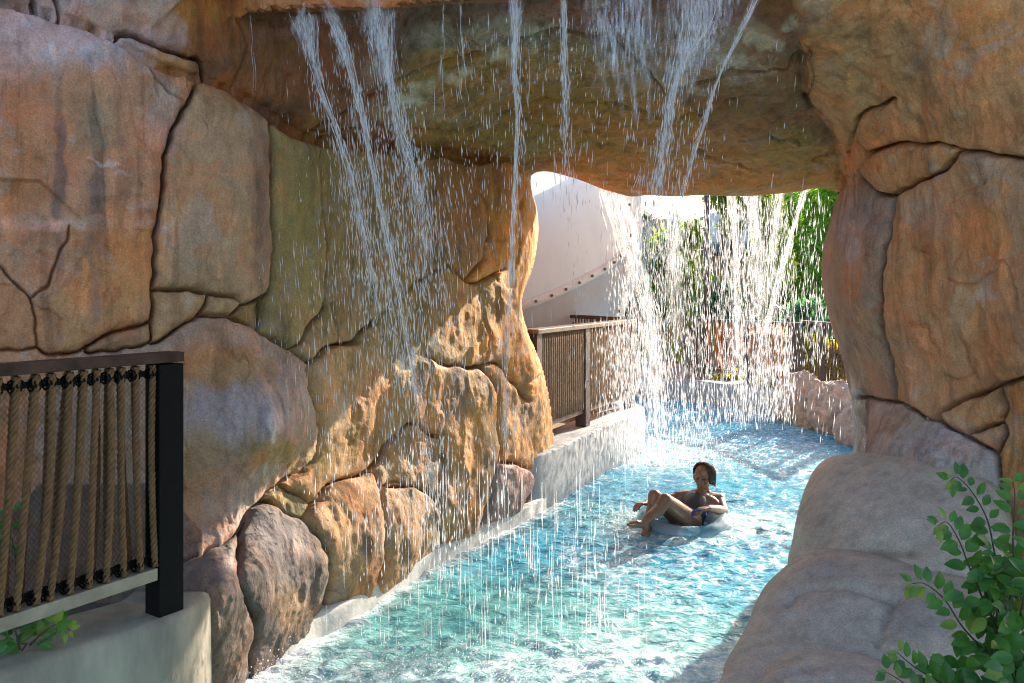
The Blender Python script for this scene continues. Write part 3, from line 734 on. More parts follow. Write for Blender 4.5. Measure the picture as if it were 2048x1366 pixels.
GB = (.44, .405, .345)
gst = [(1800, 1000, 150, 60, (.46, .43, .38), .5), (1900, 1060, 60, 40, (.42, .33, .29), .35), (1640, 1040, 40, 60, (.28, .26, .235), .5), (1760, 1110, 90, 10, (.17, .14, .10), .6)]
boulder('boulder', [(1585, 1140), (1586, 1075), (1598, 1015), (1612, 972), (1632, 935), (1660, 914), (1700, 908), (1770, 902), (1850, 894), (1925, 908), (1975, 940), (2008, 985), (2028, 1060), (2040, 1140), (2000, 1190), (1850, 1180), (1720, 1150)],
        [(1600, 1100, 5.0), (1650, 950, 5.45), (1780, 920, 5.35), (1780, 1000, 4.85), (1780, 1100, 4.6), (1950, 960, 4.85), (1980, 1100, 4.35), (1700, 1080, 4.75)], GB,
        'largest smooth grey boulder, standing at the foot of the right rock pillar', group='grey boulders on the right bank', bulge=.28, rad=60, stains=gst, rough=.55)
boulder('boulder', [(1440, 1500), (1446, 1350), (1456, 1316), (1474, 1286), (1494, 1250), (1508, 1212), (1530, 1172), (1560, 1142), (1598, 1112), (1640, 1098), (1700, 1099), (1780, 1112), (1860, 1136), (1960, 1160), (2060, 1200), (2120, 1320), (2110, 1500)],
        [(1500, 1260, 4.15), (1540, 1170, 4.4), (1600, 1140, 4.5), (1700, 1120, 4.45), (1700, 1180, 4.15), (1700, 1290, 3.85), (1850, 1160, 4.2), (1850, 1300, 3.75), (1470, 1330, 3.75), (1450, 1420, 3.45), (1600, 1400, 3.6), (2050, 1250, 3.7), (1900, 1450, 3.5)], (.42, .38, .325),
        'middle grey boulder with a shallow fold, between the largest boulder and the lowest', group='grey boulders on the right bank', bulge=.22, rad=60, rough=.6,
        seams=[([(1570, 1200), (1610, 1175), (1680, 1170), (1740, 1180), (1790, 1200)], 9, .02), ([(1790, 1200), (1770, 1240), (1755, 1290)], 8, .015)],
        stains=[(1830, 1230, 70, 60, (.31, .29, .27), .6), (1640, 1230, 90, 60, (.40, .37, .34), .5), (1660, 1140, 60, 20, (.26, .24, .25), .4)])
boulder('boulder', [(1452, 1560), (1462, 1400), (1490, 1350), (1530, 1316), (1580, 1299), (1640, 1294), (1700, 1300), (1760, 1314), (1830, 1334), (1900, 1370), (1960, 1440), (1980, 1560)],
        [(1500, 1350, 3.6), (1600, 1310, 3.65), (1700, 1310, 3.6), (1700, 1400, 3.35), (1850, 1360, 3.45), (1600, 1480, 3.2), (1900, 1500, 3.2)], (.44, .395, .335),
        'lowest grey boulder, cut off by the bottom edge beside the leafy vine', group='grey boulders on the right bank', bulge=.35, rad=60, rough=.6, seams=[([(1500, 1400), (1560, 1345), (1620, 1330)], 6, .02)],
        stains=[(1700, 1340, 90, 30, (.38, .34, .32), .5)])
# ================================================================ ground, channel, water
M_CONC = mat_simple('pale_concrete', (.50, .47, .43), .8, var=.28, vscale=5, bumpd=.006, bscale=30)
M_CONC2 = mat_simple('grey_concrete', (.255, .22, .165), .8, var=.45, vscale=6, bumpd=.008, bscale=25, stretch=(1, 1, .35))
M_WHITEC = mat_simple('white_concrete', (.30, .30, .31), .75, var=.16, vscale=5, bumpd=.004, bscale=30)
M_SOIL = mat_simple('soil', (.10, .075, .055), .95, var=.5, vscale=14, bumpd=.03, bscale=30)
M_FARGROUND = mat_simple('sandy_ground', (.20, .15, .095), .95, var=.4, vscale=3, bumpd=.02, bscale=20)

CH_L = [(-2.4, 1.8), (-1.815, 2.80), (-1.31, 3.34), (-1.36, 4.05), (-1.10, 4.6), (-.997, 4.755), (-.747, 5.31), (-.459, 5.9), (-.098, 6.5), (.33, 7.2), (.94, 8.5), (1.45, 9.45), (1.64, 9.9), (1.62, 10.35), (1.3, 11.0), (.3, 11.6), (-2, 11.8)]
CH_R = [(-2, 14.95), (1.2, 15.0), (2.2, 14.75), (3.0, 14.45), (3.6, 13.8), (4.05, 12.9), (4.3, 12.1), (4.55, 11), (4.62, 10), (4.3, 8.6), (3.6, 7.3), (3.0, 6.3), (2.7, 5.3), (2.5, 4.6), (2.6, 4), (2.8, 3), (3.0, 1.5)]
gpoly = [(-300, -300), (-2.4, -300)] + [(x - .12, y) for x, y in CH_L] + [(-9, 11.8), (-9, 14.95)] + [(x + .05, y + .05) for x, y in CH_R] + [(3.0, -300), (300, -300), (300, 400), (-300, 400)]
from mathutils.geometry import tessellate_polygon
gv = [Vector((x, y, .30)) for x, y in gpoly]
gt = []
for a, b, d in tessellate_polygon([gv]):
    gt.append((a, b, d) if (gv[b] - gv[a]).cross(gv[d] - gv[a]).z > 0 else (a, d, b))
me = bpy.data.meshes.new('ground'); me.from_pydata([tuple(v) for v in gv], [], gt)
tag(link_mesh('ground', me, M_FARGROUND, smooth=False), kind='structure')


def sweep_kerb(name, line, w, z0, z1, mat, label=None, cat='kerb', side=1, k=4, rnd=.03, wob=.006):
    ln = [np.array(p) for p in (smooth_poly(line, k=k) if k else line)]
    V, Q = [], []
    prof = [(0, z0), (0, z0 + (z1 - z0) * .5), (0, z1 - rnd), (rnd * .3, z1 - rnd * .3), (rnd, z1), (w * .5, z1), (w, z1), (w, z0)]
    m = len(prof)
    for i, p in enumerate(ln):
        d = ln[min(i + 1, len(ln) - 1)] - ln[max(i - 1, 0)]; d /= np.linalg.norm(d) + 1e-9
        nrm = np.array([-d[1], d[0]]) * side
        for j, (o, z) in enumerate(prof):
            q = p + nrm * o
            a = wob * float(pnoise(np.array([[q[0] * 4, q[1] * 4, z * 4 + 3]]))[0])
            V.append((q[0] + a, q[1] + a, z + a * .6))
    for i in range(len(ln) - 1):
        for j in range(m - 1):
            Q.append((i * m + j, (i + 1) * m + j, (i + 1) * m + j + 1, i * m + j + 1))
    me = quads_to_mesh(name, V, Q)
    bm = bmesh.new(); bm.from_mesh(me)
    bmesh.ops.holes_fill(bm, edges=[e for e in bm.edges if e.is_boundary], sides=0)
    bmesh.ops.recalc_face_normals(bm, faces=bm.faces); bm.to_mesh(me); bm.free()
    o = link_mesh(name, me, mat, smooth=False)
    return tag(o, label, cat) if label else o


sweep_kerb('concrete_kerb', [(-3.0, 1.2), (-2.4, 2.05), (-1.815, 2.80), (-1.56, 3.08), (-1.39, 3.28), (-1.35, 3.42), (-1.345, 3.56)], .34, -.3, .655, M_CONC2, 'grey concrete kerb under the near rope fence at lower left')
sweep_kerb('concrete_kerb', [(-1.5, 3.75), (-1.36, 4.05), (-1.13, 4.55), (-.997, 4.755), (-.747, 5.31), (-.459, 5.9), (-.098, 6.5), (.20, 7.0), (.37, 7.38)], .6, -.3, .135, M_CONC, 'low cream concrete kerb at the waterline below the sunlit rock wall')
sweep_kerb('concrete_kerb', [(-.2, 6.9), (.1, 7.0), (.36, 7.32), (.94, 8.5), (1.45, 9.45), (1.62, 9.8), (1.66, 10.1), (1.55, 10.5), (1.2, 11.0), (.2, 11.4), (-2, 11.6)], .42, -.3, .53, M_WHITEC, 'whitish concrete channel wall carrying the middle rope fence')
sweep_kerb('concrete_kerb', [(2.3, 14.7), (2.75, 14.55), (3.1, 14.38), (3.6, 13.75), (4.05, 12.85), (4.28, 12.1)], .35, -.3, .365, M_WHITEC, 'pale concrete channel wall at the far bend below the orange rope fence', side=1)
sweep_kerb('concrete_kerb', [(4.24, 12.2), (4.5, 11), (4.57, 10), (4.25, 8.6), (3.5, 7.3), (2.9, 6.3), (2.2, 5.3), (1.7, 4.6)], .5, -.3, .10, mat_simple('tan_concrete', (.42, .30, .21), .8, var=.25, vscale=6, bumpd=.006, bscale=30), 'low tan kerb at the waterline under the far tan boulders', side=1)

# soil strip between the near kerb and the rock wall
V = [(-3.2, 1.3, .60), (-2.05, 2.8, .60), (-1.5, 3.45, .60), (-1.3, 4.2, .60), (-2.2, 4.2, .60), (-3.4, 3.0, .60)]
me = bpy.data.meshes.new('soil'); me.from_pydata(V, [], [(0, 1, 2, 3, 4, 5)])
tag(link_mesh('soil', me, M_SOIL, smooth=False), kind='structure')

V = [(1.95, 1.5, .13), (3.6, 1.5, .13), (3.6, 5.6, .13), (2.5, 5.2, .13), (2.05, 4.0, .13)]
me = bpy.data.meshes.new('soil'); me.from_pydata(V, [], [(0, 1, 2, 3, 4)])
tag(link_mesh('soil', me, M_SOIL, smooth=False), kind='structure')

# pool floor and water
me = bpy.data.meshes.new('pool_floor'); me.from_pydata([(-9, -20, -.8), (7, -20, -.8), (7, 17, -.8), (-9, 17, -.8)], [], [(0, 1, 2, 3)])
tag(link_mesh('pool_floor', me, mat_simple('pool_paint', (.16, .55, .60), .7, var=.1, vscale=3), smooth=False), kind='structure')

wx = np.concatenate([np.arange(-9, -2.4, .4), np.arange(-2.4, 5.2, .028), np.arange(5.2, 7, .3)])
wy = np.concatenate([np.arange(-6, 3.2, .25), np.arange(3.2, 7.6, .021), np.arange(7.6, 11, .034), np.arange(11, 15.6, .06)])
WXg, WYg = np.meshgrid(wx, wy)
TUBE_C = (P(1366, 1046, 6.72).x, 6.72)


def bank_dist(line): return seg_dist(WXg, WYg, line)


dl = bank_dist(CH_L[2:13]); dr = bank_dist(CH_R[4:14])
tub = np.sqrt((WXg - TUBE_C[0]) ** 2 + (WYg - TUBE_C[1]) ** 2)
p3 = lambda sx, sy, o: np.stack([WXg * sx + o, WYg * sy + o * .7, np.full(WXg.shape, o * 1.3)], -1)
wj = .35 * fbm(p3(1.3, 1.3, 50), 3)
q1 = np.stack([WXg * 2.3 + wj, WYg * 3.1 + wj * 1.5, np.full(WXg.shape, 2.2)], -1)
chop = .55 * ridged(q1, 3) + .45 * fbm(q1 * 2.7 + 4, 3)
calm = sstep(0, .5, dr)
splash_n = np.exp(-((WYg - 4.15 - .1 * np.sin(WXg * 3)) / .42) ** 2) * sstep(-2.0, -1.3, WXg) * (1 - sstep(1.0, 1.6, WXg))
splash_f = np.exp(-((WYg - 9.3 - .12 * (WXg - 2)) / .75) ** 2) * sstep(.9, 1.5, WXg) * (1 - sstep(3.6, 4.3, WXg)) + .75 * np.exp(-((WXg - 1.9) ** 2 + ((WYg - 9.3)) ** 2) / .5)
wake = np.exp(-((tub - .42) / .16) ** 2) * .9 + 1.0 * np.exp(-(((WXg - TUBE_C[0] - .62) / .45) ** 2 + ((WYg - TUBE_C[1] - .05) / .5) ** 2)) + .9 * np.exp(-(((WXg - TUBE_C[0] + .62) / .3) ** 2 + ((WYg - TUBE_C[1] - .1) / .5) ** 2))
WZ = .036 * chop * (.55 + .5 * calm) + .018 * fbm(p3(7.5, 9.0, 7), 3) + .02 * splash_n * fbm(p3(13, 13, 3), 2) + (.012 * splash_f + .006 * wake) * fbm(p3(9, 9, 5), 2) + .015 * wake
foam_glare = .42 * splash_n + .15 * splash_f + .24 * wake + .55 * np.exp(-(np.minimum(dl, 9) / .10) ** 2) * (WYg < 7.5) + .3 * np.exp(-(dl / .12) ** 2)
foam_glare += .16 * sstep(9.2, 10.5, WYg) + .10 * splash_n  # far water whitened to lift its dark reflection
foam_glare += .24 * sstep(.0, .6, fbm(p3(.8, .55, 21), 3)) + .26 * np.exp(-((WXg - .75) / .5) ** 2 - ((WYg - 5.2) / .8) ** 2) + .2 * np.exp(-((WXg - 1.0) / .6) ** 2 - ((WYg - 6.0) / .6) ** 2)
foam_glare += .16 * sstep(.2, 1.0, WXg - .18 * (WYg - 4)) * sstep(4.4, 5.2, WYg) * (1 - .8 * sstep(0, 1.2, WXg - .42 * WYg + .7))  # white sky glare on mid-channel and right water, put into the colour
pale = np.clip(splash_n * 1.1 + .5 * splash_f + .6 * wake + .5 * np.exp(-(dl / .3) ** 2) * (WYg < 7.5), 0, 1)
green = np.clip(1 - sstep(4.9, 6.3, WYg + .35 * WXg + .5 * fbm(p3(.9, .9, 33), 2)) + .45 * np.exp(-(dr / .35) ** 2), 0, 1)
vid = np.arange(WXg.size).reshape(WXg.shape)
Q = np.stack([vid[:-1, :-1], vid[:-1, 1:], vid[1:, 1:], vid[1:, :-1]], -1).reshape(-1, 4)
me = quads_to_mesh('water', np.stack([WXg, WYg, WZ], -1).reshape(-1, 3), Q, {'foam_glare': foam_glare.ravel(), 'green': green.ravel(), 'crest': chop.ravel(), 'pale': pale.ravel()})

m, nt, bs, out = new_mat('pool_water')
fo = N(nt, 'ShaderNodeAttribute', attribute_name='foam_glare').outputs['Fac']
gr = N(nt, 'ShaderNodeAttribute', attribute_name='green').outputs['Fac']
cr = N(nt, 'ShaderNodeAttribute', attribute_name='crest').outputs['Fac']
deep = mix(nt, ramp(nt, noise_tex(nt, 1.6, 4, .6), [(.35, 0), (.65, 1)]), (.015, .20, .36), (.035, .34, .50))
deep = mix(nt, gr, deep, mix(nt, ramp(nt, noise_tex(nt, 2.2, 4, .6), [(.35, 0), (.65, 1)]), (.085, .30, .31), (.16, .43, .42)))
pl = N(nt, 'ShaderNodeAttribute', attribute_name='pale').outputs['Fac']
deep = mix(nt, math_n(nt, 'MULTIPLY', pl, .7), deep, (.24, .42, .40))
deep = mix(nt, math_n(nt, 'MULTIPLY', ramp(nt, cr, [(.15, 0), (.8, 1)]), .45), deep, (.06, .34, .38))
f1 = noise_tex(nt, 5.5, 7, .68, stretch=(1, 1.35, 1), dist=1.4)
f2 = noise_tex(nt, 20, 5, .66, stretch=(1, 1.5, 1), dist=.8)
fs = math_n(nt, 'ADD', math_n(nt, 'MULTIPLY', f1, .75), math_n(nt, 'MULTIPLY', f2, .42))
thr = math_n(nt, 'ADD', fs, math_n(nt, 'MULTIPLY', fo, .30))
thr = math_n(nt, 'ADD', thr, math_n(nt, 'MULTIPLY', cr, .05))
ff = ramp(nt, thr, [(.68, 0), (.76, .40), (.92, 1)])
nt.links.new(mix(nt, ff, deep, (.62, .68, .70)), bs.inputs['Base Color'])
nt.links.new(mix(nt, ff, (.05, .05, .05), (.5, .5, .5)), bs.inputs['Roughness'])
bs.inputs['IOR'].default_value = 1.33
bs.inputs['Specular IOR Level'].default_value = .6
b = bump(nt, noise_tex(nt, 9, 5, .56, stretch=(1, 1.7, 1), dist=.7), .58, .05)
b = bump(nt, noise_tex(nt, 40, 3, .55, stretch=(1, 1.5, 1)), .4, .008, b)
nt.links.new(b, bs.inputs['Normal'])
M_WATER = m
tag(link_mesh('water', me, M_WATER), kind='structure')

# ================================================================ near rope fence
M_BLACK = mat_simple('black_paint', (.003, .0027, .0026), .7, var=.3, vscale=30, bumpd=.001, bscale=150, spec=.15)
M_STEEL = mat_simple('worn_brown_steel', (.060, .030, .020), .6, metal=.0, var=.6, vscale=11, bumpd=.002, bscale=60, spec=.2)
M_RUST = mat_simple('brown_steel', (.075, .045, .038), .5, var=.4, vscale=14)
M_TIMBER = mat_simple('bleached_rail', (.27, .215, .15), .6, var=.35, vscale=10, bumpd=.002, bscale=60)
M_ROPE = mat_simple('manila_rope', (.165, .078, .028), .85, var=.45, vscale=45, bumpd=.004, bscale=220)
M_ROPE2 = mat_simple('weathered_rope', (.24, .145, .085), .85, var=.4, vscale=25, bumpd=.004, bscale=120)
M_ROPE3 = mat_leaf('sunlit_rope', (.42, .20, .075), (.32, .15, .06), .42, .7)  # backlight put into the colour, a brighter orange than the other ropes
M_NET = mat_simple('net_wire', (.02, .018, .016), .6, metal=.3)

FE, FL = Vector((-1.455, 3.335, 0)), Vector((-1.80, 2.80, 0))
fd = (FL - FE).normalized(); fn = Vector((fd.y, -fd.x, 0))           # fn points to the water
if fn.x < 0: fn = -fn


def on_fence(px, off=0.0):
    """the point on the fence line that stands in image column px"""
    k = (px - CX) / F
    E_ = FE + fn * off
    t = (k * E_.y - E_.x) / (fd.x - k * fd.y)
    return E_ + fd * t


def twisted_rope(mb, a, b, r, pitch=.075, seg=9, strands=3, sag=0.0, n=5):
    a, b = Vector(a), Vector(b); d = b - a; L = d.length; d.normalize()
    u = d.cross(Vector((.3, .9, .1))).normalized(); w = d.cross(u)
    cnt = max(4, int(L / pitch * seg)); ph0 = random.random() * 6
    wx, wy = random.uniform(-1, 1), random.uniform(-1, 1)
    for s in range(strands):
        pts = []
        for i in range(cnt + 1):
            t = i / cnt; a_ = ph0 + s * 2 * math.pi / strands + 2 * math.pi * t * L / pitch
            bow = (u * wx + w * wy) * sag * math.sin(math.pi * t)
            pts.append(a + d * (L * t) + bow + (u * math.cos(a_) + w * math.sin(a_)) * r * .52)
        mb.tube(pts, r * .56, n)


fence = empty('rope_fence', (FE.x, FE.y, .655), 'near fence of thick twisted ropes with a black post, on the grey kerb', 'fence')
ZT, ZB = 1.742, .862
end = FE + fd * 2.4
mb = MB(); ax = fd * .056; ay = fn * .050
mb.box(FE + Vector((0, 0, (.655 + ZT - .05) / 2)), ax, ay, Vector((0, 0, (ZT - .05 - .655) / 2)))
mb.build('post', M_BLACK, fence, bevel=.003)
mb = MB(); p2 = FE + fd * 1.75
mb.box(p2 + Vector((0, 0, (.64 + ZT - .05) / 2)), ax, ay, Vector((0, 0, (ZT - .05 - .64) / 2))); mb.build('post', M_BLACK, fence, bevel=.003)
mb = MB(); a0 = FE - fd * .058
mb.bar(a0 + Vector((0, 0, ZT - .022)), end + Vector((0, 0, ZT - .022)), .105, .040); mb.build('top_rail', M_STEEL, fence, bevel=.003)
mb = MB(); mb.bar(FE + fd * .063 + fn * .0 + Vector((0, 0, ZB - .024)), end + Vector((0, 0, ZB - .024)), .10, .050); mb.build('bottom_rail', M_TIMBER, fence, bevel=.003)
mb = MB(); mb.bar(FE + fd * .063 + Vector((0, 0, ZT - .085)), end + Vector((0, 0, ZT - .085)), .022, .022); mb.bar(FE + fd * .063 + Vector((0, 0, ZB + .03)), end + Vector((0, 0, ZB + .03)), .022, .022)
mb.build('tie_bar', M_BLACK, fence)
tops = [297, 264, 235, 212, 186, 160, 132, 96, 65, 26, -12, -55, -100, -150, -200]
bots = [300, 271, 238, 202, 168, 129, 90, 62, 23, -12, -58, -100, -150, -205, -260]
for tp, bt in zip(tops, bots):
    A = on_fence(tp); B = on_fence(bt)
    mb = MB(); twisted_rope(mb, A + fn * .03 + Vector((0, 0, ZT - .05)), B + fn * .035 + Vector((0, 0, ZB + .005)), .0135, sag=.012)
    # the rope turns round the rail and comes up again behind
    C_ = on_fence(tp + 3, -.055); B2 = on_fence(bt + random.uniform(9, 22), -.06)
    mb2 = MB(); twisted_rope(mb2, B2 + Vector((0, 0, ZB - .01)), C_ + Vector((0, 0, ZT - .05)), .0130, sag=.012)
    n0 = len(mb.v); mb.v += mb2.v; mb.f += [tuple(i + n0 for i in f) for f in mb2.f]
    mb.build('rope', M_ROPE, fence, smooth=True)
# black knots of cord where the ropes are tied to the tie bars, and the diamond net
for tp, bt in zip(tops, bots):
    for px, z in ((tp, ZT - .085), (bt, ZB + .028)):
        c = on_fence(px) + fn * .015 + Vector((0, 0, z)); pts = []
        for a in np.linspace(0, 6 * math.pi, 25):
            pts.append(c + fd * (.006 * (a / 3 - 3.1) + random.uniform(-.003, .003)) + fn * (.028 * math.cos(a)) + Vector((0, 0, .022 * math.sin(a))))
        mb = MB(); mb.tube(pts, .0045, 4); mb.build('lashing', M_BLACK, fence, smooth=True)
mb = MB(); L = 1.7; Hn = ZT - ZB - .10; z0 = ZB + .02; stp = .026; k = -int(Hn / stp) - 1
off = fn * .012


def net_wire(a, b):
    a3 = FE + fd * a[0] + off + Vector((0, 0, z0 + a[1])); b3 = FE + fd * b[0] + off + Vector((0, 0, z0 + b[1]))
    mb.tube([a3, b3], .0007, 3, cap=False)


s0 = -Hn * .7
while s0 < L:
    for sg in (1, -1):
        # a wire climbs Hn over .7*Hn of length
        a = (s0, 0) if sg > 0 else (s0 + .7 * Hn, 0); b_ = (s0 + .7 * Hn, Hn) if sg > 0 else (s0, Hn)
        def clip(p, q):
            if p[0] < .065: t = (.065 - p[0]) / (q[0] - p[0]) if q[0] != p[0] else 2; return (p[0] + (q[0] - p[0]) * t, p[1] + (q[1] - p[1]) * t) if 0 <= t <= 1 else None
            return p
        A, B = clip(a, b_), clip(b_, a)
        if A and B: net_wire(A, B)
    s0 += stp * .7
mb.build('netting', M_NET, fence)


# ================================================================ farther fences
def far_fence(label, A, B, z0, zt, zb, posts, spacing, rope_mat, railm, postm, rad=.012, group=None, kind='rope', r2=None, inset=.05, rail_w=.09):
    A, B = Vector((*A, 0)), Vector((*B, 0)); d = (B - A); L = d.length; d.normalize(); n = Vector((-d.y, d.x, 0)); Zv = Vector((0, 0, 1))
    f = empty('rope_fence' if kind == 'rope' else 'bar_fence', A + Zv * z0, label, 'fence', group)
    for t in posts:
        w = .055 if not isinstance(t, tuple) else t[1]; t = t if not isinstance(t, tuple) else t[0]
        mb = MB(); mb.box(A + d * (t * L) + Zv * ((z0 - .05 + zt - .045) / 2), d * w, n * w, Zv * ((zt - .045 - z0 + .05) / 2)); mb.build('post', postm, f)
    mb = MB(); mb.bar(A - d * .08 + Zv * (zt - .02), B + d * .08 + Zv * (zt - .02), rail_w, .045); mb.build('top_rail', railm, f, bevel=.004)
    mb = MB(); mb.bar(A + Zv * zb, B + Zv * zb, .06, .05); mb.build('bottom_rail', railm, f)
    k = 0; s = inset
    tp = [(p if not isinstance(p, tuple) else p[0]) * L for p in posts]
    while s < L - .04:
        if min(abs(s - q) for q in tp) > .065:
            mb = MB(); j = random.uniform(-.006, .006)
            if kind == 'rope':
                pts = [A + d * (s + j * (1 - 2 * q) + .004 * math.sin(q * 40 + k)) - n * .03 + Zv * (zb + .02 + (zt - .06 - zb) * q) for q in np.linspace(0, 1, 8)]
                mb.tube(pts, [rad * (1 + .12 * (i % 2)) for i in range(8)], 6)
            else:
                mb.bar(A + d * s + Zv * zb, A + d * s + Zv * (zt - .045), rad, rad, up=n)
            mb.build('rope' if kind == 'rope' else 'bar', rope_mat, f, smooth=kind == 'rope'); k += 1
        s += spacing
    return f


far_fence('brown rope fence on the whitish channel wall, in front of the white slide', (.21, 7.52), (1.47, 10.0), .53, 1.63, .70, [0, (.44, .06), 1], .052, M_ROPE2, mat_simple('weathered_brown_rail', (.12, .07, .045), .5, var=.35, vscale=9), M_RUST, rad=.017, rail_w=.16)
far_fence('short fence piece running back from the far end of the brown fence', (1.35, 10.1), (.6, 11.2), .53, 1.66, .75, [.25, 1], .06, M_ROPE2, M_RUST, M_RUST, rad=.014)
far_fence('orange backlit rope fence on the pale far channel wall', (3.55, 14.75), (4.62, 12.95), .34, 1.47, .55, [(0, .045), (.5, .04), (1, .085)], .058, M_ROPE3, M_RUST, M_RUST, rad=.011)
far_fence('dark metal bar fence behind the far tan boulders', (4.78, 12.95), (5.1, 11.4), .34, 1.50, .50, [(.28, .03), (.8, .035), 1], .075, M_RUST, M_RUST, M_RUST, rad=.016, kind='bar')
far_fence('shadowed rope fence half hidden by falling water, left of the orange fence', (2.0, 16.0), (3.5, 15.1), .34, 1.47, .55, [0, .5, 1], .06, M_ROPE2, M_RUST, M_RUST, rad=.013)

# ================================================================ far boulders
def blob(name, c, r, colr, label, group, seed, mat, sq=(1, 1, 1), parent=None, sub=5):
    bm = bmesh.new(); bmesh.ops.create_icosphere(bm, subdivisions=sub, radius=1)
    vs = np.array([v.co[:] for v in bm.verts])
    n = 1 + .22 * fbm(vs * 1.4 + seed, 3) + .10 * np.abs(pnoise(vs * 3 + seed * 2)) + .05 * fbm(vs * 6 + seed, 3)
    cr = np.abs(pnoise(vs * np.array([1.6, 1.6, 1.0]) + seed * 3.3)); n -= .07 * np.exp(-(cr / .025) ** 2)
    vs = vs * n[:, None] * np.array(sq) * r + np.array(c)
    for v, co in zip(bm.verts, vs): v.co = co
    me = bpy.data.meshes.new(name); bm.to_mesh(me); bm.free()
    a = me.attributes.new('tint', 'FLOAT_COLOR', 'POINT')
    cc = np.ones((len(vs), 4), dtype=np.float32); cc[:, :3] = colr; a.data.foreach_set('color', cc.ravel())
    return tag(link_mesh(name, me, mat, parent), label, 'boulder', group)


FB = 'tan boulders on the far bank'
blob('boulder', P(1602, 806, 12.3), .42, (.46, .34, .26), 'tan boulder touching the pale far channel wall', FB, 3.0, M_ROCK, (1.0, 1.0, 1.12))
blob('boulder', P(1672, 822, 11.3), .40, (.47, .36, .29), 'pale tan boulder partly behind the right rock pillar, below the bar fence', FB, 8.0, M_ROCK, (.95, 1.1, 1.05))
blob('boulder', P(1634, 832, 11.7), .34, (.44, .31, .22), 'low tan boulder squeezed between two taller ones on the far bank', FB, 5.0, M_ROCK, (1, 1, 1))
blob('boulder', P(1716, 868, 10.4), .34, (.42, .33, .28), 'small greyish boulder almost hidden by the foot of the right rock pillar', FB, 6.0, M_ROCK, (.8, 1.2, 1.1))
blob('boulder', P(1330, 768, 15.0), .5, (.46, .32, .27), 'long pinkish boulder behind the far splash, left of the pale wall', FB, 12.0, M_ROCK, (1.25, .8, .78))

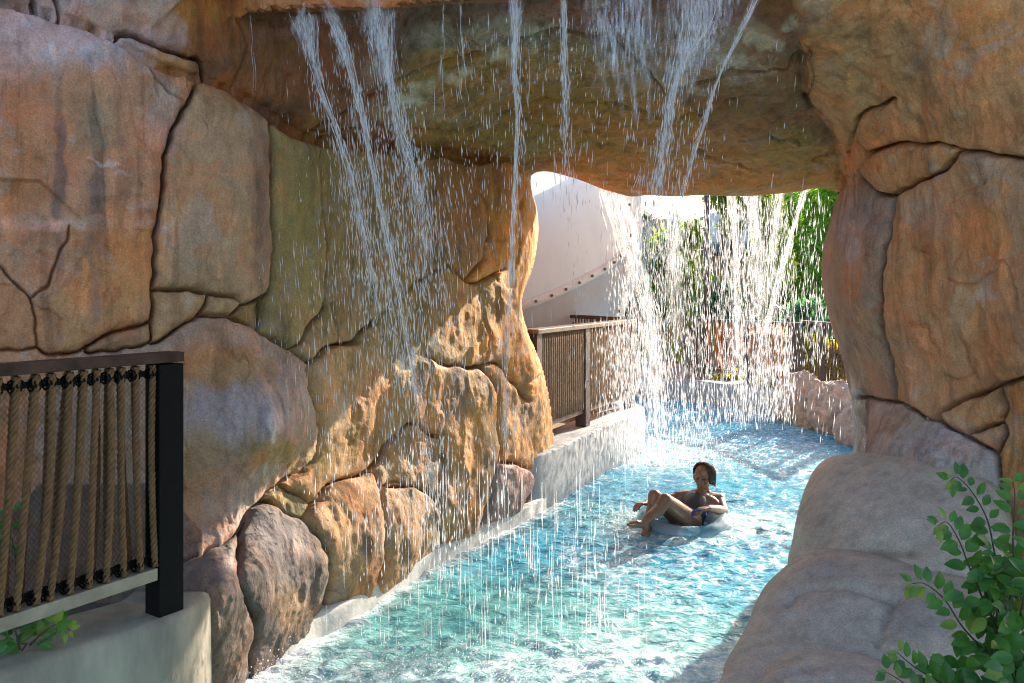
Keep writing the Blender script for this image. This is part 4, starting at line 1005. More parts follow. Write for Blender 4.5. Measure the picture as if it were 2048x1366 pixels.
# ================================================================ water slide
def slide():
    m, nt, bs, out = new_mat('slide_fibreglass')
    bs.inputs['Base Color'].default_value = (.74, .74, .75, 1); bs.inputs['Roughness'].default_value = .45
    n = noise_tex(nt, 3, 5, .65, stretch=(1, 1, .14))
    nt.links.new(ramp(nt, n, [(.3, (.54, .54, .57)), (.55, (.66, .66, .69))]), bs.inputs['Base Color'])
    tr = N(nt, 'ShaderNodeBsdfTranslucent', {'Color': (.8, .8, .8, 1)})
    mx = N(nt, 'ShaderNodeMixShader', {0: .45, 1: bs.outputs[0], 2: tr.outputs[0]}); nt.links.new(mx.outputs[0], out.inputs['Surface'])
    M_BOLT = mat_simple('bolt_steel', (.10, .09, .085), .4, metal=.7)
    s = empty('water_slide', P(1100, 650, 11.2) * 1.0, 'large white enclosed water slide tube with bolted flanges behind the rock arch', 'water slide')
    path = [np.array(P(*p)) for p in ((1203, 494, 12.0), (1170, 522, 11.92), (1125, 553, 11.8), (1070, 583, 11.68), (1000, 610, 11.55), (900, 640, 11.4), (780, 670, 11.3))]
    path = [np.array(p) for p in smooth_poly3(path, 5)]
    up = np.array([0, 0, 1.0])

    def pt(i, a, k=1.0, add=0.0):
        d = path[min(i + 1, len(path) - 1)] - path[max(i - 1, 0)]; d /= np.linalg.norm(d)
        sd = np.cross(d, up); sd /= np.linalg.norm(sd)
        if sd[1] > 0: sd = -sd                                           # towards the camera
        u2 = np.array([.02, 0, 1.0])
        rz = 1.42 if math.sin(a) > 0 else 1.22
        return path[i] + sd * (math.cos(a) * 1.0 * k + add) + u2 * (math.sin(a) * rz * k)
    for nm, a0, a1 in (('upper_shell', 0.0, math.pi), ('lower_shell', -math.pi, 0.0)):
        V, Q = [], []; m2 = 28
        for i in range(len(path)):
            for j in range(m2 + 1): V.append(pt(i, a0 + (a1 - a0) * j / m2))
        for i in range(len(path) - 1):
            for j in range(m2): Q.append((i * (m2 + 1) + j, i * (m2 + 1) + j + 1, (i + 1) * (m2 + 1) + j + 1, (i + 1) * (m2 + 1) + j))
        link_mesh(nm, quads_to_mesh(nm, V, Q), m if nm == 'upper_shell' else mat_simple('slide_lower_shaded', (.50, .51, .54), .45, var=.12, vscale=3, stretch=(1, 1, .14)), s)  # shade of the lower shell put into a darker copy of the colour
    # seam flange along the near side and its bolts
    V, Q = [], []
    for i in range(len(path)):
        for aa, kk in ((.035, 1.0), (.035, 1.09), (-.05, 1.09), (-.05, 1.0)): V.append(pt(i, aa, kk))
    for i in range(len(path) - 1):
        for j in range(3): Q.append((i * 4 + j, i * 4 + j + 1, (i + 1) * 4 + j + 1, (i + 1) * 4 + j))
    M_FL = mat_simple('flange_white', (.82, .82, .84), .4, var=.05)  # whiter than the shells: its lit look is put into the colour
    fl = link_mesh('seam_flange', quads_to_mesh('seam_flange', V, Q), M_FL, s, smooth=False)
    rg = []
    V, Q = [], []; m2 = 72
    d0 = path[0] - path[1]; d0 /= np.linalg.norm(d0)
    for j in range(m2):
        a = 2 * math.pi * j / m2
        for kk, e in ((1.0, .0), (1.10, .0), (1.10, .10), (1.0, .24)): V.append(pt(0, a, kk) + d0 * e)
    for j in range(m2):
        for k in range(3): Q.append((j * 4 + k, j * 4 + k + 1, ((j + 1) % m2) * 4 + k + 1, ((j + 1) % m2) * 4 + k))
    ring = link_mesh('end_flange', quads_to_mesh('end_flange', V, Q), m, s, smooth=False)
    # the next tube section behind the flange, turning away
    V, Q = [], []; m2 = 40
    d1 = d0 * .75 + np.array([-.3, .8, .1])
    for i in range(6):
        for j in range(m2): V.append(pt(0, 2 * math.pi * j / m2, 1.0 - .02 * i) + d0 * (.24) + np.array([-.10 * i * i, .5 * i, .05 * i]))
    for i in range(5):
        for j in range(m2): Q.append((i * m2 + j, i * m2 + (j + 1) % m2, (i + 1) * m2 + (j + 1) % m2, (i + 1) * m2 + j))
    link_mesh('tube_section', quads_to_mesh('tube_section', V, Q), m, s)
    for i in range(0, len(path), 2):
        mb = MB(); c = Vector(pt(i, -.008, 1.093)); mb.tube([c, c + Vector((0, -.03, 0))], .022, 6); mb.build('bolt', M_BOLT, s)
    for j in range(-5, 4):
        a = j * .3; mb = MB(); c = Vector(pt(0, a + .08, 1.05) - d0 * .0 + d0 * -.01); mb.tube([c, c + Vector(-d0) * .03], .022, 6); mb.build('bolt', M_BOLT, s)
    mb = MB()
    for px, Y in ((1120, 11.6), (1205, 12.2)):
        a = P(px, 600, Y); mb.tube([Vector((a.x, a.y + .4, .3)), Vector((a.x, a.y + .4, 1.6))], .11, 12)
    mb.build('support_column', M_RUST, s, smooth=True)


def smooth_poly3(pts, k):
    out = []; n = len(pts)
    for i in range(n - 1):
        a, b, c, d = pts[max(i - 1, 0)], pts[i], pts[i + 1], pts[min(i + 2, n - 1)]
        for j in range(k):
            t = j / k; out.append(0.5 * ((2 * b) + (c - a) * t + (2 * a - 5 * b + 4 * c - d) * t * t + (3 * b - a - 3 * c + d) * t ** 3))
    return out + [pts[-1]]


slide()

# ================================================================ plants beyond the pool
def leaf_mesh(name, clumps, size, mat, parent, slim=.45, droop=0.0, seed=0):
    """many small folded leaves filling the clumps [(centre, radii, count)]"""
    r = np.random.default_rng(seed); VV_, TT = [], []; base = 0
    for c, rad, n in clumps:
        d = r.normal(size=(n, 3)); d /= np.linalg.norm(d, axis=1)[:, None]
        rr = r.random(n) ** .45
        p = np.array(c) + d * rr[:, None] * np.array(rad)
        p += .12 * np.array(rad).mean() * r.normal(size=(n, 3))
        ax = r.normal(size=(n, 3)) + d * .6; ax[:, 2] -= droop; ax /= np.linalg.norm(ax, axis=1)[:, None]
        sd = np.cross(ax, r.normal(size=(n, 3))); sd /= np.linalg.norm(sd, axis=1)[:, None]
        nn = np.cross(ax, sd)
        L = size * (.6 + .8 * r.random(n))[:, None]; Wd = L * slim * .5
        a = p; tip = p + ax * L - nn * L * .12; m1 = p + ax * L * .45 + sd * Wd + nn * Wd * .35; m2 = p + ax * L * .45 - sd * Wd + nn * Wd * .35; mid = p + ax * L * .5
        V = np.stack([a, m1, tip, m2, mid], 1).reshape(-1, 3)
        k = np.arange(n)[:, None] * 5 + base
        TT.append(np.concatenate([k + [0, 1, 4], k + [1, 2, 4], k + [2, 3, 4], k + [3, 0, 4]])); VV_.append(V); base += 5 * n
    me = quads_to_mesh(name, np.concatenate(VV_), np.zeros((0, 4), int), None, np.concatenate(TT))
    return link_mesh(name, me, mat, parent, smooth=False)


M_TRUNK = mat_simple('bark', (.10, .075, .055), .9, var=.4, vscale=12, bumpd=.02, bscale=30, stretch=(1, 1, .2))
L_BAM = mat_leaf('bamboo_leaf', (.15, .34, .06), (.30, .46, .09), .55)
L_MID = mat_leaf('tree_leaf', (.16, .26, .045), (.32, .40, .06), .6)
L_DRK = mat_leaf('dark_leaf', (.03, .075, .03), (.07, .13, .04), .35)
L_YEL = mat_leaf('yellow_leaf', (.42, .44, .04), (.52, .42, .05), .6)
L_BLU = mat_leaf('banana_leaf', (.06, .17, .10), (.10, .24, .13), .4)


def tree(name, label, cat, base, h, clumps, size, mat, seed, slim=.45, droop=0., group=None, trunk=.12, limbs=6):
    b = Vector(base); t = empty(name, b, label, cat, group)
    leaf_mesh('crown', clumps, size, mat, t, slim, droop, seed)
    mb = MB(); rr = random.Random(seed)
    mb.tube([b, b + Vector((.05, .03, h * .35)), b + Vector((-.04, .05, h * .7)), b + Vector((.02, 0, h * .95))], [trunk, trunk * .8, trunk * .55, trunk * .25], 8)
    for k in range(limbs):
        z = h * (.3 + .1 * k); c, rad, n = clumps[k % len(clumps)]
        s = b + Vector((0, 0, min(z, h * .85))); e = Vector(c)
        mb.tube([s, (s + e) / 2 + Vector((0, 0, .1)), e], [trunk * .45, trunk * .28, trunk * .1], 5)
    mb.build('trunk', M_TRUNK, t, smooth=True)
    return t


def clump_px(lst, dens=1.0):
    """clumps given as (px, py, Y, half width px, half height px, count)"""
    return [(tuple(P(a, b, Y)), (w / F * Y, max(w, h) / F * Y * .8, h / F * Y), int(n * dens)) for a, b, Y, w, h, n in lst]


BG = 'trees beyond the far fence'
for k, (px, Y, ty) in enumerate(((1668, 23, 330), (1630, 24.5, 345), (1585, 26, 370))):
    b = P(px, 650, Y); b.z = .3
    tree('bamboo', ['light green bamboo clump nearest the right rock pillar', 'middle light green bamboo clump behind the bar fence', 'bamboo clump showing through the thick of the far waterfall'][k], 'bamboo', b, 5.6,
         clump_px([(px + random.uniform(-24, 24), y + random.uniform(-10, 10), Y + random.uniform(-.5, .5), 34, 34, 620) for y in range(ty, 640, 30)]), .32, L_BAM, 40 + k, .16, .7, BG, .05, 3)
b = P(1450, 640, 21); b.z = .3
tree('broadleaf_tree', 'airy yellow green tree with sky gaps beside the tan building', 'tree', b, 5.2, clump_px([(1440, 395, 21, 30, 26, 420), (1490, 380, 21.5, 44, 40, 700), (1462, 450, 20.8, 20, 20, 220), (1530, 420, 21, 40, 60, 900), (1500, 330, 21.5, 60, 40, 600), (1545, 520, 21, 40, 70, 900)]), .2, L_MID, 51, .4, .2, BG)
b = P(1330, 660, 20); b.z = .3
tree('broadleaf_tree', 'olive bushy tree right behind the thickest far stream', 'tree', b, 3.2, clump_px([(1300, 520, 20, 46, 50, 900), (1350, 500, 20.5, 46, 46, 800), (1380, 570, 19.5, 44, 60, 900), (1320, 620, 19.5, 60, 60, 1000), (1270, 600, 19.5, 30, 80, 700), (1385, 470, 20, 26, 26, 300)]), .2, L_MID, 52, .45, .1, BG)
b = P(1262, 660, 17); b.z = .3
tree('conifer', 'dark green shrub tree just right of the white slide', 'tree', b, 2.6, clump_px([(1255, 560, 17, 22, 50, 600), (1262, 640, 17, 26, 50, 600), (1240, 620, 16.8, 20, 60, 400)]), .16, L_DRK, 53, .3, .3, BG, .07, 3)
b = P(1290, 560, 36); b.z = .3
tree('distant_tree', 'small hazy tree against the white sky between the near streams', 'tree', b, 6, clump_px([(1292, 450, 36, 16, 18, 300), (1304, 470, 36, 22, 20, 300), (1283, 476, 36, 16, 16, 200)]), .35, L_DRK, 54, .5, 0, BG, .12, 3)
for k, (px, py, Y, w, h, n, mt, lb) in enumerate(((1455, 762, 15.3, 34, 16, 500, L_YEL, 'yellow green plants under the orange rope fence, left part'), (1530, 768, 14.4, 34, 18, 500, L_YEL, 'yellow green plants under the orange rope fence, beside the tan boulder'),
                                                   (1622, 715, 14.6, 28, 44, 900, L_YEL, 'bright yellow shrub seen through the bar fence'), (1668, 730, 14.0, 30, 40, 800, mat_leaf('croton_leaf', (.42, .20, .03), (.34, .36, .04), .5), 'orange and yellow shrub behind the bar fence near the pillar'),
                                                   (1440, 615, 17, 32, 34, 500, L_BLU, 'leafy green shrub at the foot of the tan building'), (1620, 640, 15.8, 46, 26, 420, L_BLU, 'blue green shrub above the dark fence post'), (1300, 720, 17.5, 60, 40, 900, L_MID, 'green shrub above the pinkish boulder'))):
    b = P(px, py, Y); b.z = .3
    t = empty('shrub', b, lb, 'shrub', 'shrubs along the far fence')
    leaf_mesh('leaves', clump_px([(px, py, Y, w, h, n), (px + w * .4, py - h * .3, Y, w * .6, h * .7, n // 2)]), .13 if mt is not L_BLU else .3, mt, t, .4, .1, 70 + k)
    mb = MB()
    for q in range(5): mb.tube([b, P(px + random.uniform(-w, w) * .7, py - h * .3, Y)], [.015, .006], 5)
    mb.build('stem', M_TRUNK, t)
# backdrop wood behind everything
leafwood = leaf_mesh('far_wood', clump_px([(1180 + 44 * k + random.uniform(-10, 10), 560 + random.uniform(-16, 40) + (40 if k < 6 else -50 * (k > 7)), 30 + random.uniform(-2, 2), 46, 60 + (50 if k > 7 else 0), 700) for k in range(14)]), .5, L_MID, None, .5, .1, 90)
tag(leafwood, kind='stuff')

# palm, building, dark post
b = P(1372, 700, 23); b.z = .3
pt_ = empty('palm_tree', b, 'small palm with thin spiky fronds against the bright sky', 'palm', BG)
top = P(1372, 445, 23); mb = MB(); mb.tube([b, (b + top) / 2 + Vector((.08, 0, 0)), top], [.14, .11, .09], 8); mb.build('trunk', M_TRUNK, pt_, smooth=True)
for k in range(15):
    a = k * 2.4; el = .9 - .09 * k; mb = MB(); V = []
    dv = Vector((math.cos(a) * math.cos(el), math.sin(a) * math.cos(el), math.sin(el))); p = top.copy(); pts = [p.copy()]
    for q in range(8): dv = (dv + Vector((0, 0, -.13))).normalized(); p = p + dv * .12; pts.append(p.copy())
    mb.tube(pts, [.012] * 9, 4)
    for q in range(2, 9):
        sd = dv.cross(Vector((0, 0, 1))).normalized()
        for s in (1, -1):
            e = pts[q] + sd * s * .28 + dv * .16 + Vector((0, 0, -.10)); n0 = pts[q]
            mb.add([n0 - dv * .012, n0 + dv * .012, e], [(0, 1, 2)])
    mb.build('frond', L_MID, pt_)

bd = empty('building', P(1440, 660, 23.5), 'tan walled building with a blue grey roof edge behind the far waterfall', 'building')
M_TAN = mat_simple('tan_render', (.40, .27, .155), .85, var=.15, vscale=4, bumpd=.01)
c0 = P(1402, 500, 23.5); c1 = P(1500, 500, 23.5)
mb = MB(); mb.box(((c0.x + c1.x) / 2, 25.0, (3.0 + .2) / 2), (((c1.x - c0.x) / 2), 0, 0), (0, 1.5, 0), (0, 0, 1.4)); mb.build('wall', M_TAN, bd)
mb = MB(); zz0 = P(1400, 505, 23.3).z; zz1 = P(1400, 489, 23.3).z
mb.box(((c0.x + c1.x) / 2, 24.9, (zz0 + zz1) / 2), ((c1.x - c0.x) / 2 + .12, 0, 0), (0, 1.75, 0), (0, 0, (zz1 - zz0) / 2)); mb.build('roof_edge', mat_simple('blue_grey_metal', (.16, .20, .26), .4, metal=.3), bd)
mb = MB(); g = [P(1402, 489, 23.4), P(1500, 489, 23.4), P(1500, 430, 25.4), P(1420, 430, 25.4)]
mb.add([*g, *[p + Vector((0, 0, .08)) for p in g]], [(0, 1, 2, 3), (7, 6, 5, 4), (0, 4, 5, 1), (1, 5, 6, 2), (2, 6, 7, 3), (3, 7, 4, 0)]); mb.build('roof', mat_simple('pale_roof', (.5, .5, .52), .5), bd)
ps = P(1414, 760, 15.6); pst = MB(); pst.tube([Vector((ps.x, 15.6, .3)), Vector((ps.x, 15.6, 4.3))], .055, 10)
tag(pst.build('post', M_RUST, None, smooth=True), 'slim dark brown post rising above the left end of the orange fence', 'post')
ht = empty('hut', P(1330, 640, 27), 'low brown roofed hut half hidden by the olive tree', 'hut')
a, b_ = P(1265, 470, 27), P(1405, 470, 27)
mb = MB(); mb.box(((a.x + b_.x) / 2, 28.6, 1.9), ((b_.x - a.x) / 2 - .2, 0, 0), (0, 1.4, 0), (0, 0, 1.6)); mb.build('wall', M_TAN, ht)
mb = MB(); mb.add([(a.x - .3, 26.9, 3.5), (b_.x + .3, 26.9, 3.5), (b_.x - .6, 28.6, 4.55), (a.x + .6, 28.6, 4.55), (b_.x + .3, 30.3, 3.5), (a.x - .3, 30.3, 3.5)], [(0, 1, 2, 3), (3, 2, 4, 5), (0, 3, 5), (1, 4, 2), (0, 5, 4, 1)]); mb.build('roof', mat_simple('thatch', (.20, .135, .08), .9, var=.4, vscale=9), ht)
# ================================================================ falling water
m, nt, bs, out = new_mat('falling_water')
bs.inputs['Base Color'].default_value = (.86, .88, .92, 1); bs.inputs['Roughness'].default_value = .12; bs.inputs['IOR'].default_value = 1.33
tl = N(nt, 'ShaderNodeBsdfTranslucent', {'Color': (.95, .95, .97, 1)})
tp = N(nt, 'ShaderNodeBsdfTransparent', {'Color': (1, 1, 1, 1)})
m1 = N(nt, 'ShaderNodeMixShader', {0: .5, 1: bs.outputs[0], 2: tl.outputs[0]})
m2 = N(nt, 'ShaderNodeMixShader', {0: .34, 1: m1.outputs[0], 2: tp.outputs[0]}); nt.links.new(m2.outputs[0], out.inputs['Surface'])
M_FALL = m
def film_mat(name, gloss, lo, hi, amax):
    m, nt, bs, out = new_mat(name)
    bs.inputs['Base Color'].default_value = (.86, .88, .93, 1); bs.inputs['Roughness'].default_value = .1; bs.inputs['IOR'].default_value = 1.33
    tp = N(nt, 'ShaderNodeBsdfTransparent', {'Color': (1, 1, 1, 1)}); tl = N(nt, 'ShaderNodeBsdfTranslucent', {'Color': (.95, .95, .97, 1)})
    gl = N(nt, 'ShaderNodeBsdfGlossy', {'Color': (.85, .9, 1, 1), 'Roughness': .1})
    n_ = noise_tex(nt, 62, 6, .68, stretch=(1, 1, .09), dist=.4)
    nb = bump(nt, n_, .8, .03); nt.links.new(nb, bs.inputs['Normal']); nt.links.new(nb, gl.inputs['Normal'])
    m0 = N(nt, 'ShaderNodeMixShader', {0: .45, 1: bs.outputs[0], 2: tl.outputs[0]})
    m1 = N(nt, 'ShaderNodeMixShader', {0: gloss, 1: m0.outputs[0], 2: gl.outputs[0]})
    th = N(nt, 'ShaderNodeAttribute', attribute_name='thick').outputs['Fac']
    al = math_n(nt, 'SUBTRACT', 1.0, math_n(nt, 'MULTIPLY', th, ramp(nt, n_, [(lo, .0), (hi, amax)])), clamp=True)
    m2 = N(nt, 'ShaderNodeMixShader', {0: al, 1: m1.outputs[0], 2: tp.outputs[0]}); nt.links.new(m2.outputs[0], out.inputs['Surface'])
    return m


M_FILM = film_mat('water_film', .65, .40, .66, .78)
M_JET = film_mat('water_jet', .25, .40, .60, .9)


def drops_mesh(name, c, ax, L, R, parent, mat):
    """elongated drops: a stretched six-pointed body each"""
    n = len(c); ax = ax / np.linalg.norm(ax, axis=1)[:, None]
    u = np.cross(ax, np.array([.3, .9, .1])); u /= np.linalg.norm(u, axis=1)[:, None]; w = np.cross(ax, u)
    L, R = L[:, None], R[:, None]
    V = np.stack([c + ax * L * .5, c + u * R + ax * L * .05, c + w * R + ax * L * .05, c - u * R + ax * L * .05, c - w * R + ax * L * .05, c - ax * L * .5], 1).reshape(-1, 3)
    k = np.arange(n)[:, None] * 6
    T = np.concatenate([k + t for t in ([0, 1, 2], [0, 2, 3], [0, 3, 4], [0, 4, 1], [5, 2, 1], [5, 3, 2], [5, 4, 3], [5, 1, 4])])
    return link_mesh(name, quads_to_mesh(name, V, np.zeros((0, 4), int), None, T), mat, parent)


def stream(parent, core, Y, w0, w1, n, r0, seed, broken=.35, spread=1.0, n_sides=4):
    """a jet: a few soft ragged ribbons of water that leave the lip as a fan and draw together, tearing into drops lower down; thin loose strands go along"""
    rn = np.random.default_rng(seed); V, Q, A_ = [], [], []
    core = [(core[0][0] - .5 * (core[1][0] - core[0][0]), core[0][1] - 30)] + list(core)      # it starts up behind the lip
    cp = np.array(smooth_poly(core, k=4)); t = np.linspace(0, 1, len(cp)); Lpx = np.hypot(*np.diff(cp, axis=0).T).sum()
    meander = lambda q: 5.5 * pnoise(np.stack([q * 6 + seed, q * 0 + .3, q * 0], -1)) * q
    wid = lambda q: w0 * (1 - sstep(0, .34, q)) + w1 * (1 + 1.3 * spread * q * q)
    m_ = int(max(30, Lpx / 9)); qs = np.linspace(0, 1, m_); K = 9
    for lay in range(3 if n > 8 else 1):
        ph = 31.7 * lay + seed
        cxs = np.interp(qs, t, cp[:, 0]) + meander(qs) + wid(qs) * (.55 * pnoise(np.stack([qs * 7 + ph, qs * 0, qs * 0 + 2.2], -1)) + rn.uniform(-.35, .35)); cys = np.interp(qs, t, cp[:, 1])
        w = wid(qs) * (.75 + .75 * pnoise(np.stack([qs * Lpx / 45 + ph, qs * 0 + 5, qs * 0], -1)))
        w = np.maximum(w, 1.2)
        along = np.clip(1.15 + 1.6 * pnoise(np.stack([qs * Lpx / 36 + ph, qs * 0 + 9, qs * 0], -1)) - 1.15 * qs, 0, 1) * (1 - sstep(.86, 1, qs)) * (.42 + .58 * sstep(.05, .32, qs))
        b0 = len(V)
        for i in range(m_):
            for k in range(K):
                u = 2 * k / (K - 1) - 1
                uu = u + .22 * float(pnoise(np.array([[i * .35, k * 1.7, ph]]))[0])
                V.append(P(cxs[i] + uu * w[i], cys[i], Y - .05 * qs[i] - .03 * lay - .03 * math.cos(u * 1.5) + .02 * float(pnoise(np.array([[i * .2, k * .8, ph + 3]]))[0])))
                A_.append(along[i] * (1 - abs(u) ** 1.6))
        for i in range(m_ - 1):
            for k in range(K - 1): a = b0 + i * K + k; Q.append((a, a + 1, a + K + 1, a + K))
    st = link_mesh('stream', quads_to_mesh('stream', V, Q, {'thick': A_}), M_JET, parent)
    mb = MB()
    for s in range(4 if n > 8 else 1):                                    # clear ropes of water that hold together for longer
        a, b = rn.uniform(0, .10), rn.uniform(.45, .95); mm = int(14 + Lpx / 9); q2 = np.linspace(a, b, mm); ph = rn.uniform(0, 50); u = rn.normal() * .5
        nz = pnoise(np.stack([ph + q2 * 5, q2 * 0 + s * 3.1, q2 * 0], -1)); n2 = pnoise(np.stack([ph + q2 * Lpx / 22, q2 * 0 + s, q2 * 0 + 4], -1))
        x = np.interp(q2, t, cp[:, 0]) + meander(q2) + (u + .6 * nz) * wid(q2) + .8 * n2; y = np.interp(q2, t, cp[:, 1])
        r = np.maximum(.0005, r0 * 1.05 * (.55 + 1.1 * n2 + .3 * nz) * np.minimum(1, (b - q2) / (.3 * (b - a)) + .05) * np.minimum(1, (q2 - a) * 9 + .3))
        mb.tube([P(x[i], y[i], Y - .05 * q2[i] - .02) for i in range(mm)], list(r), 5)
    for s in range(int(n * 1.3)):
        u = rn.normal() * .8; ph = rn.uniform(0, 50); yj = rn.normal() * .03
        a = rn.beta(1.1, 1.0); L = rn.uniform(14, 60) / Lpx
        b = min(1.0, a + L); mm = 7; q2 = np.linspace(a, b, mm)
        x = np.interp(q2, t, cp[:, 0]) + meander(q2); y = np.interp(q2, t, cp[:, 1])
        nz = pnoise(np.stack([ph + q2 * 4, np.full(mm, s * 3.1), np.zeros(mm)], -1))
        x = x + (u * (.6 + 1.1 * q2) + .5 * nz) * wid(q2)
        e = np.array([.15, .6, .9, 1, .9, .6, .1]); r = np.maximum(.0006, r0 * rn.uniform(.3, .95) * e)
        mb.tube([P(x[i], y[i], Y + yj - .05 * q2[i]) for i in range(mm)], list(r), n_sides)
    tag(mb.build('strands', M_FALL, st, smooth=True), kind='stuff')
    return st


def sheet(parent, tops, bots, Y, seed, name='film'):
    """a thin wavy film between the lip and the place where it gathers"""
    V, Q, A_ = [], [], []; n, mrow = 26, 18
    T, B = np.array(smooth_poly(tops, k=8)), np.array(smooth_poly(bots, k=8))
    for i in range(n + 1):
        a = i / n
        tx, ty = [np.interp(a, np.linspace(0, 1, len(T)), T[:, k]) for k in (0, 1)]; bx, by = [np.interp(a, np.linspace(0, 1, len(B)), B[:, k]) for k in (0, 1)]
        for j in range(mrow + 1):
            q = j / mrow; x = tx + (bx - tx) * q; y = ty + (by - ty) * q
            A_.append(sstep(0, .3, np.array(min(a, 1 - a) + .06 * math.sin(i * 2.1 + seed))) * (1 - sstep(.35, 1.0, np.array(q + .2 * math.sin(i * 1.3 + seed)))))
            V.append(P(x, y, Y - .04 * q + .035 * float(pnoise(np.array([[x / 30, y / 120, seed]]))[0])))
    for i in range(n):
        for j in range(mrow): Q.append((i * (mrow + 1) + j, i * (mrow + 1) + j + 1, (i + 1) * (mrow + 1) + j + 1, (i + 1) * (mrow + 1) + j))
    return link_mesh(name, quads_to_mesh(name, V, Q, {'thick': A_}), M_FILM, parent)


near = empty('waterfall', P(1000, 1300, 4.4), 'near curtain of water falling in separate streams from the front lip of the rock arch', 'waterfall')
YN = 4.38
S_NEAR = [
    ([(604, 34), (612, 70), (628, 130), (650, 200), (674, 268), (690, 320), (706, 372), (722, 440), (738, 520), (752, 600), (772, 690)], 26, 5.5, 26, .0036, .45),
    ([(660, 30), (674, 60), (690, 105), (710, 180), (727, 250), (740, 320), (755, 390), (773, 460), (790, 540), (804, 620), (818, 705), (834, 790), (852, 880), (868, 970), (880, 1070)], 18, 5.5, 30, .0038, .42),
    ([(752, 30), (762, 80), (772, 135), (784, 190), (795, 250), (812, 305), (826, 345), (836, 400), (848, 470), (854, 560)], 34, 8, 26, .0034, .5),
    ([(1032, 6), (1033, 60), (1030, 150), (1036, 230), (1034, 300), (1031, 400), (1028, 520), (1020, 640), (1012, 760), (1008, 900), (1004, 1040)], 15, 4.5, 22, .0036, .38),
    ([(1126, 8), (1129, 80), (1127, 150), (1130, 230), (1132, 315)], 9, 3.5, 12, .003, .45),
    ([(1405, 10), (1398, 60), (1372, 115), (1352, 165), (1339, 215), (1332, 265), (1325, 310), (1316, 360), (1307, 410), (1295, 480), (1280, 545), (1266, 610), (1258, 650)], 40, 8.5, 46, .0036, .35),
    ([(1512, -6), (1484, 56), (1452, 118), (1430, 172), (1412, 232), (1394, 292), (1376, 345), (1360, 400), (1346, 455), (1335, 520)], 9, 3.5, 16, .0034, .3),
    ([(922, 14), (925, 80), (927, 150), (929, 205)], 6, 2, 5, .0026, .6),
    ([(886, 12), (884, 60), (880, 130), (878, 240)], 6, 3, 5, .0026, .7),
    ([(500, 36), (503, 80), (504, 140), (506, 260)], 2, 2, 3, .0022, .7),
]
for k, (core, w0, w1, n, r0, br) in enumerate(S_NEAR):
    stream(near, core, YN + (.0 if k < 4 else .08), w0, w1, n, r0, 100 + k, br)
sheet(near, [(560, 34), (610, 31), (642, 28)], [(618, 130), (628, 132), (636, 130)], YN, 1.5)
sheet(near, [(640, 28), (660, 27), (682, 25)], [(690, 120), (696, 124), (702, 120)], YN, 2.5)
sheet(near, [(700, 24), (750, 22), (796, 20)], [(770, 190), (784, 200), (792, 180)], YN, 3.5)
sheet(near, [(1150, 0), (1200, -4), (1260, -8), (1320, -10)], [(1190, 170), (1240, 230), (1290, 250), (1330, 235)], YN + .1, 4.5)
sheet(near, [(1310, -10), (1380, -12), (1450, -12), (1500, -12)], [(1326, 240), (1340, 250), (1352, 230), (1420, 160)], YN + .08, 5.5)
sheet(near, [(1014, 3), (1032, 2), (1050, 2)], [(1026, 110), (1032, 112), (1037, 110)], YN, 6.5)


def px_drops(n, fx, Y0, Y1, l0, l1, r0, r1, rn, slant):
    px, py = fx(n); Y = rn.uniform(Y0, Y1, len(px))
    c = np.stack([(px - CX) / F * Y, Y, CZ - (py - HY) / F * Y], 1)
    keep = c[:, 2] > .01; c = c[keep]; n = len(c)
    ax = np.stack([slant(px[keep], py[keep]), rn.normal(size=n) * .02, -np.ones(n)], 1)
    sc = rn.random(n) ** 2
    return c, ax, l0 + (l1 - l0) * sc, r0 + (r1 - r0) * rn.random(n) ** 2.2


rn = np.random.default_rng(77)


def near_px(n):
    X, Yp = [], []
    cores = [(np.array(smooth_poly(S_NEAR[k][0], k=4)), wt, sp) for k, wt, sp in ((0, .13, 24), (1, .20, 26), (2, .20, 34), (3, .05, 14), (4, .04, 10), (5, .08, 26), (6, .03, 9))]
    for cp, wt, sp in cores:
        m_ = int(n * wt); t = rn.random(m_); i = np.clip((t * (len(cp) - 1)).astype(int), 0, len(cp) - 1)
        y = cp[i, 1] + rn.uniform(0, 60, m_) + (rn.random(m_) < .55) * rn.exponential(170, m_)
        xb = np.interp(y, cp[:, 1], cp[:, 0]) if cp[-1, 1] > cp[0, 1] else cp[i, 0]
        xb = xb + np.maximum(0, y - cp[-1, 1]) * .10 * np.sign(cp[-1, 0] - cp[0, 0] + .01)
        X.append(xb + rn.normal(size=m_) * sp * (.35 + .9 * np.clip(y / 700, 0, 1.3))); Yp.append(y)
    m_ = int(n * .16); X.append(rn.normal(800, 110, m_)); Yp.append(rn.uniform(300, 1100, m_))
    m_ = int(n * .09); X.append(rn.uniform(900, 1420, m_)); Yp.append(rn.uniform(40, 420, m_))
    m_ = int(n * .05); X.append(rn.uniform(560, 1620, m_)); Yp.append(rn.uniform(60, 900, m_))
    m_ = int(n * .05); X.append(rn.uniform(480, 680, m_)); Yp.append(rn.uniform(480, 1000, m_))
    m_ = int(n * .07); X.append(rn.uniform(720, 1260, m_)); Yp.append(rn.uniform(1000, 1340, m_))
    return np.concatenate(X), np.concatenate(Yp)


d1 = px_drops(6200, near_px, 4.2, 4.75, .028, .12, .0013, .0037, rn, lambda x, y: .10 * np.where(x < 950, 1, np.where(x > 1150, -1, 0)) * np.clip(1.2 - y / 900, 0, 1) + rn.normal(size=len(x)) * .02)
tag(drops_mesh('droplets', *d1, near, M_FALL), kind='stuff')

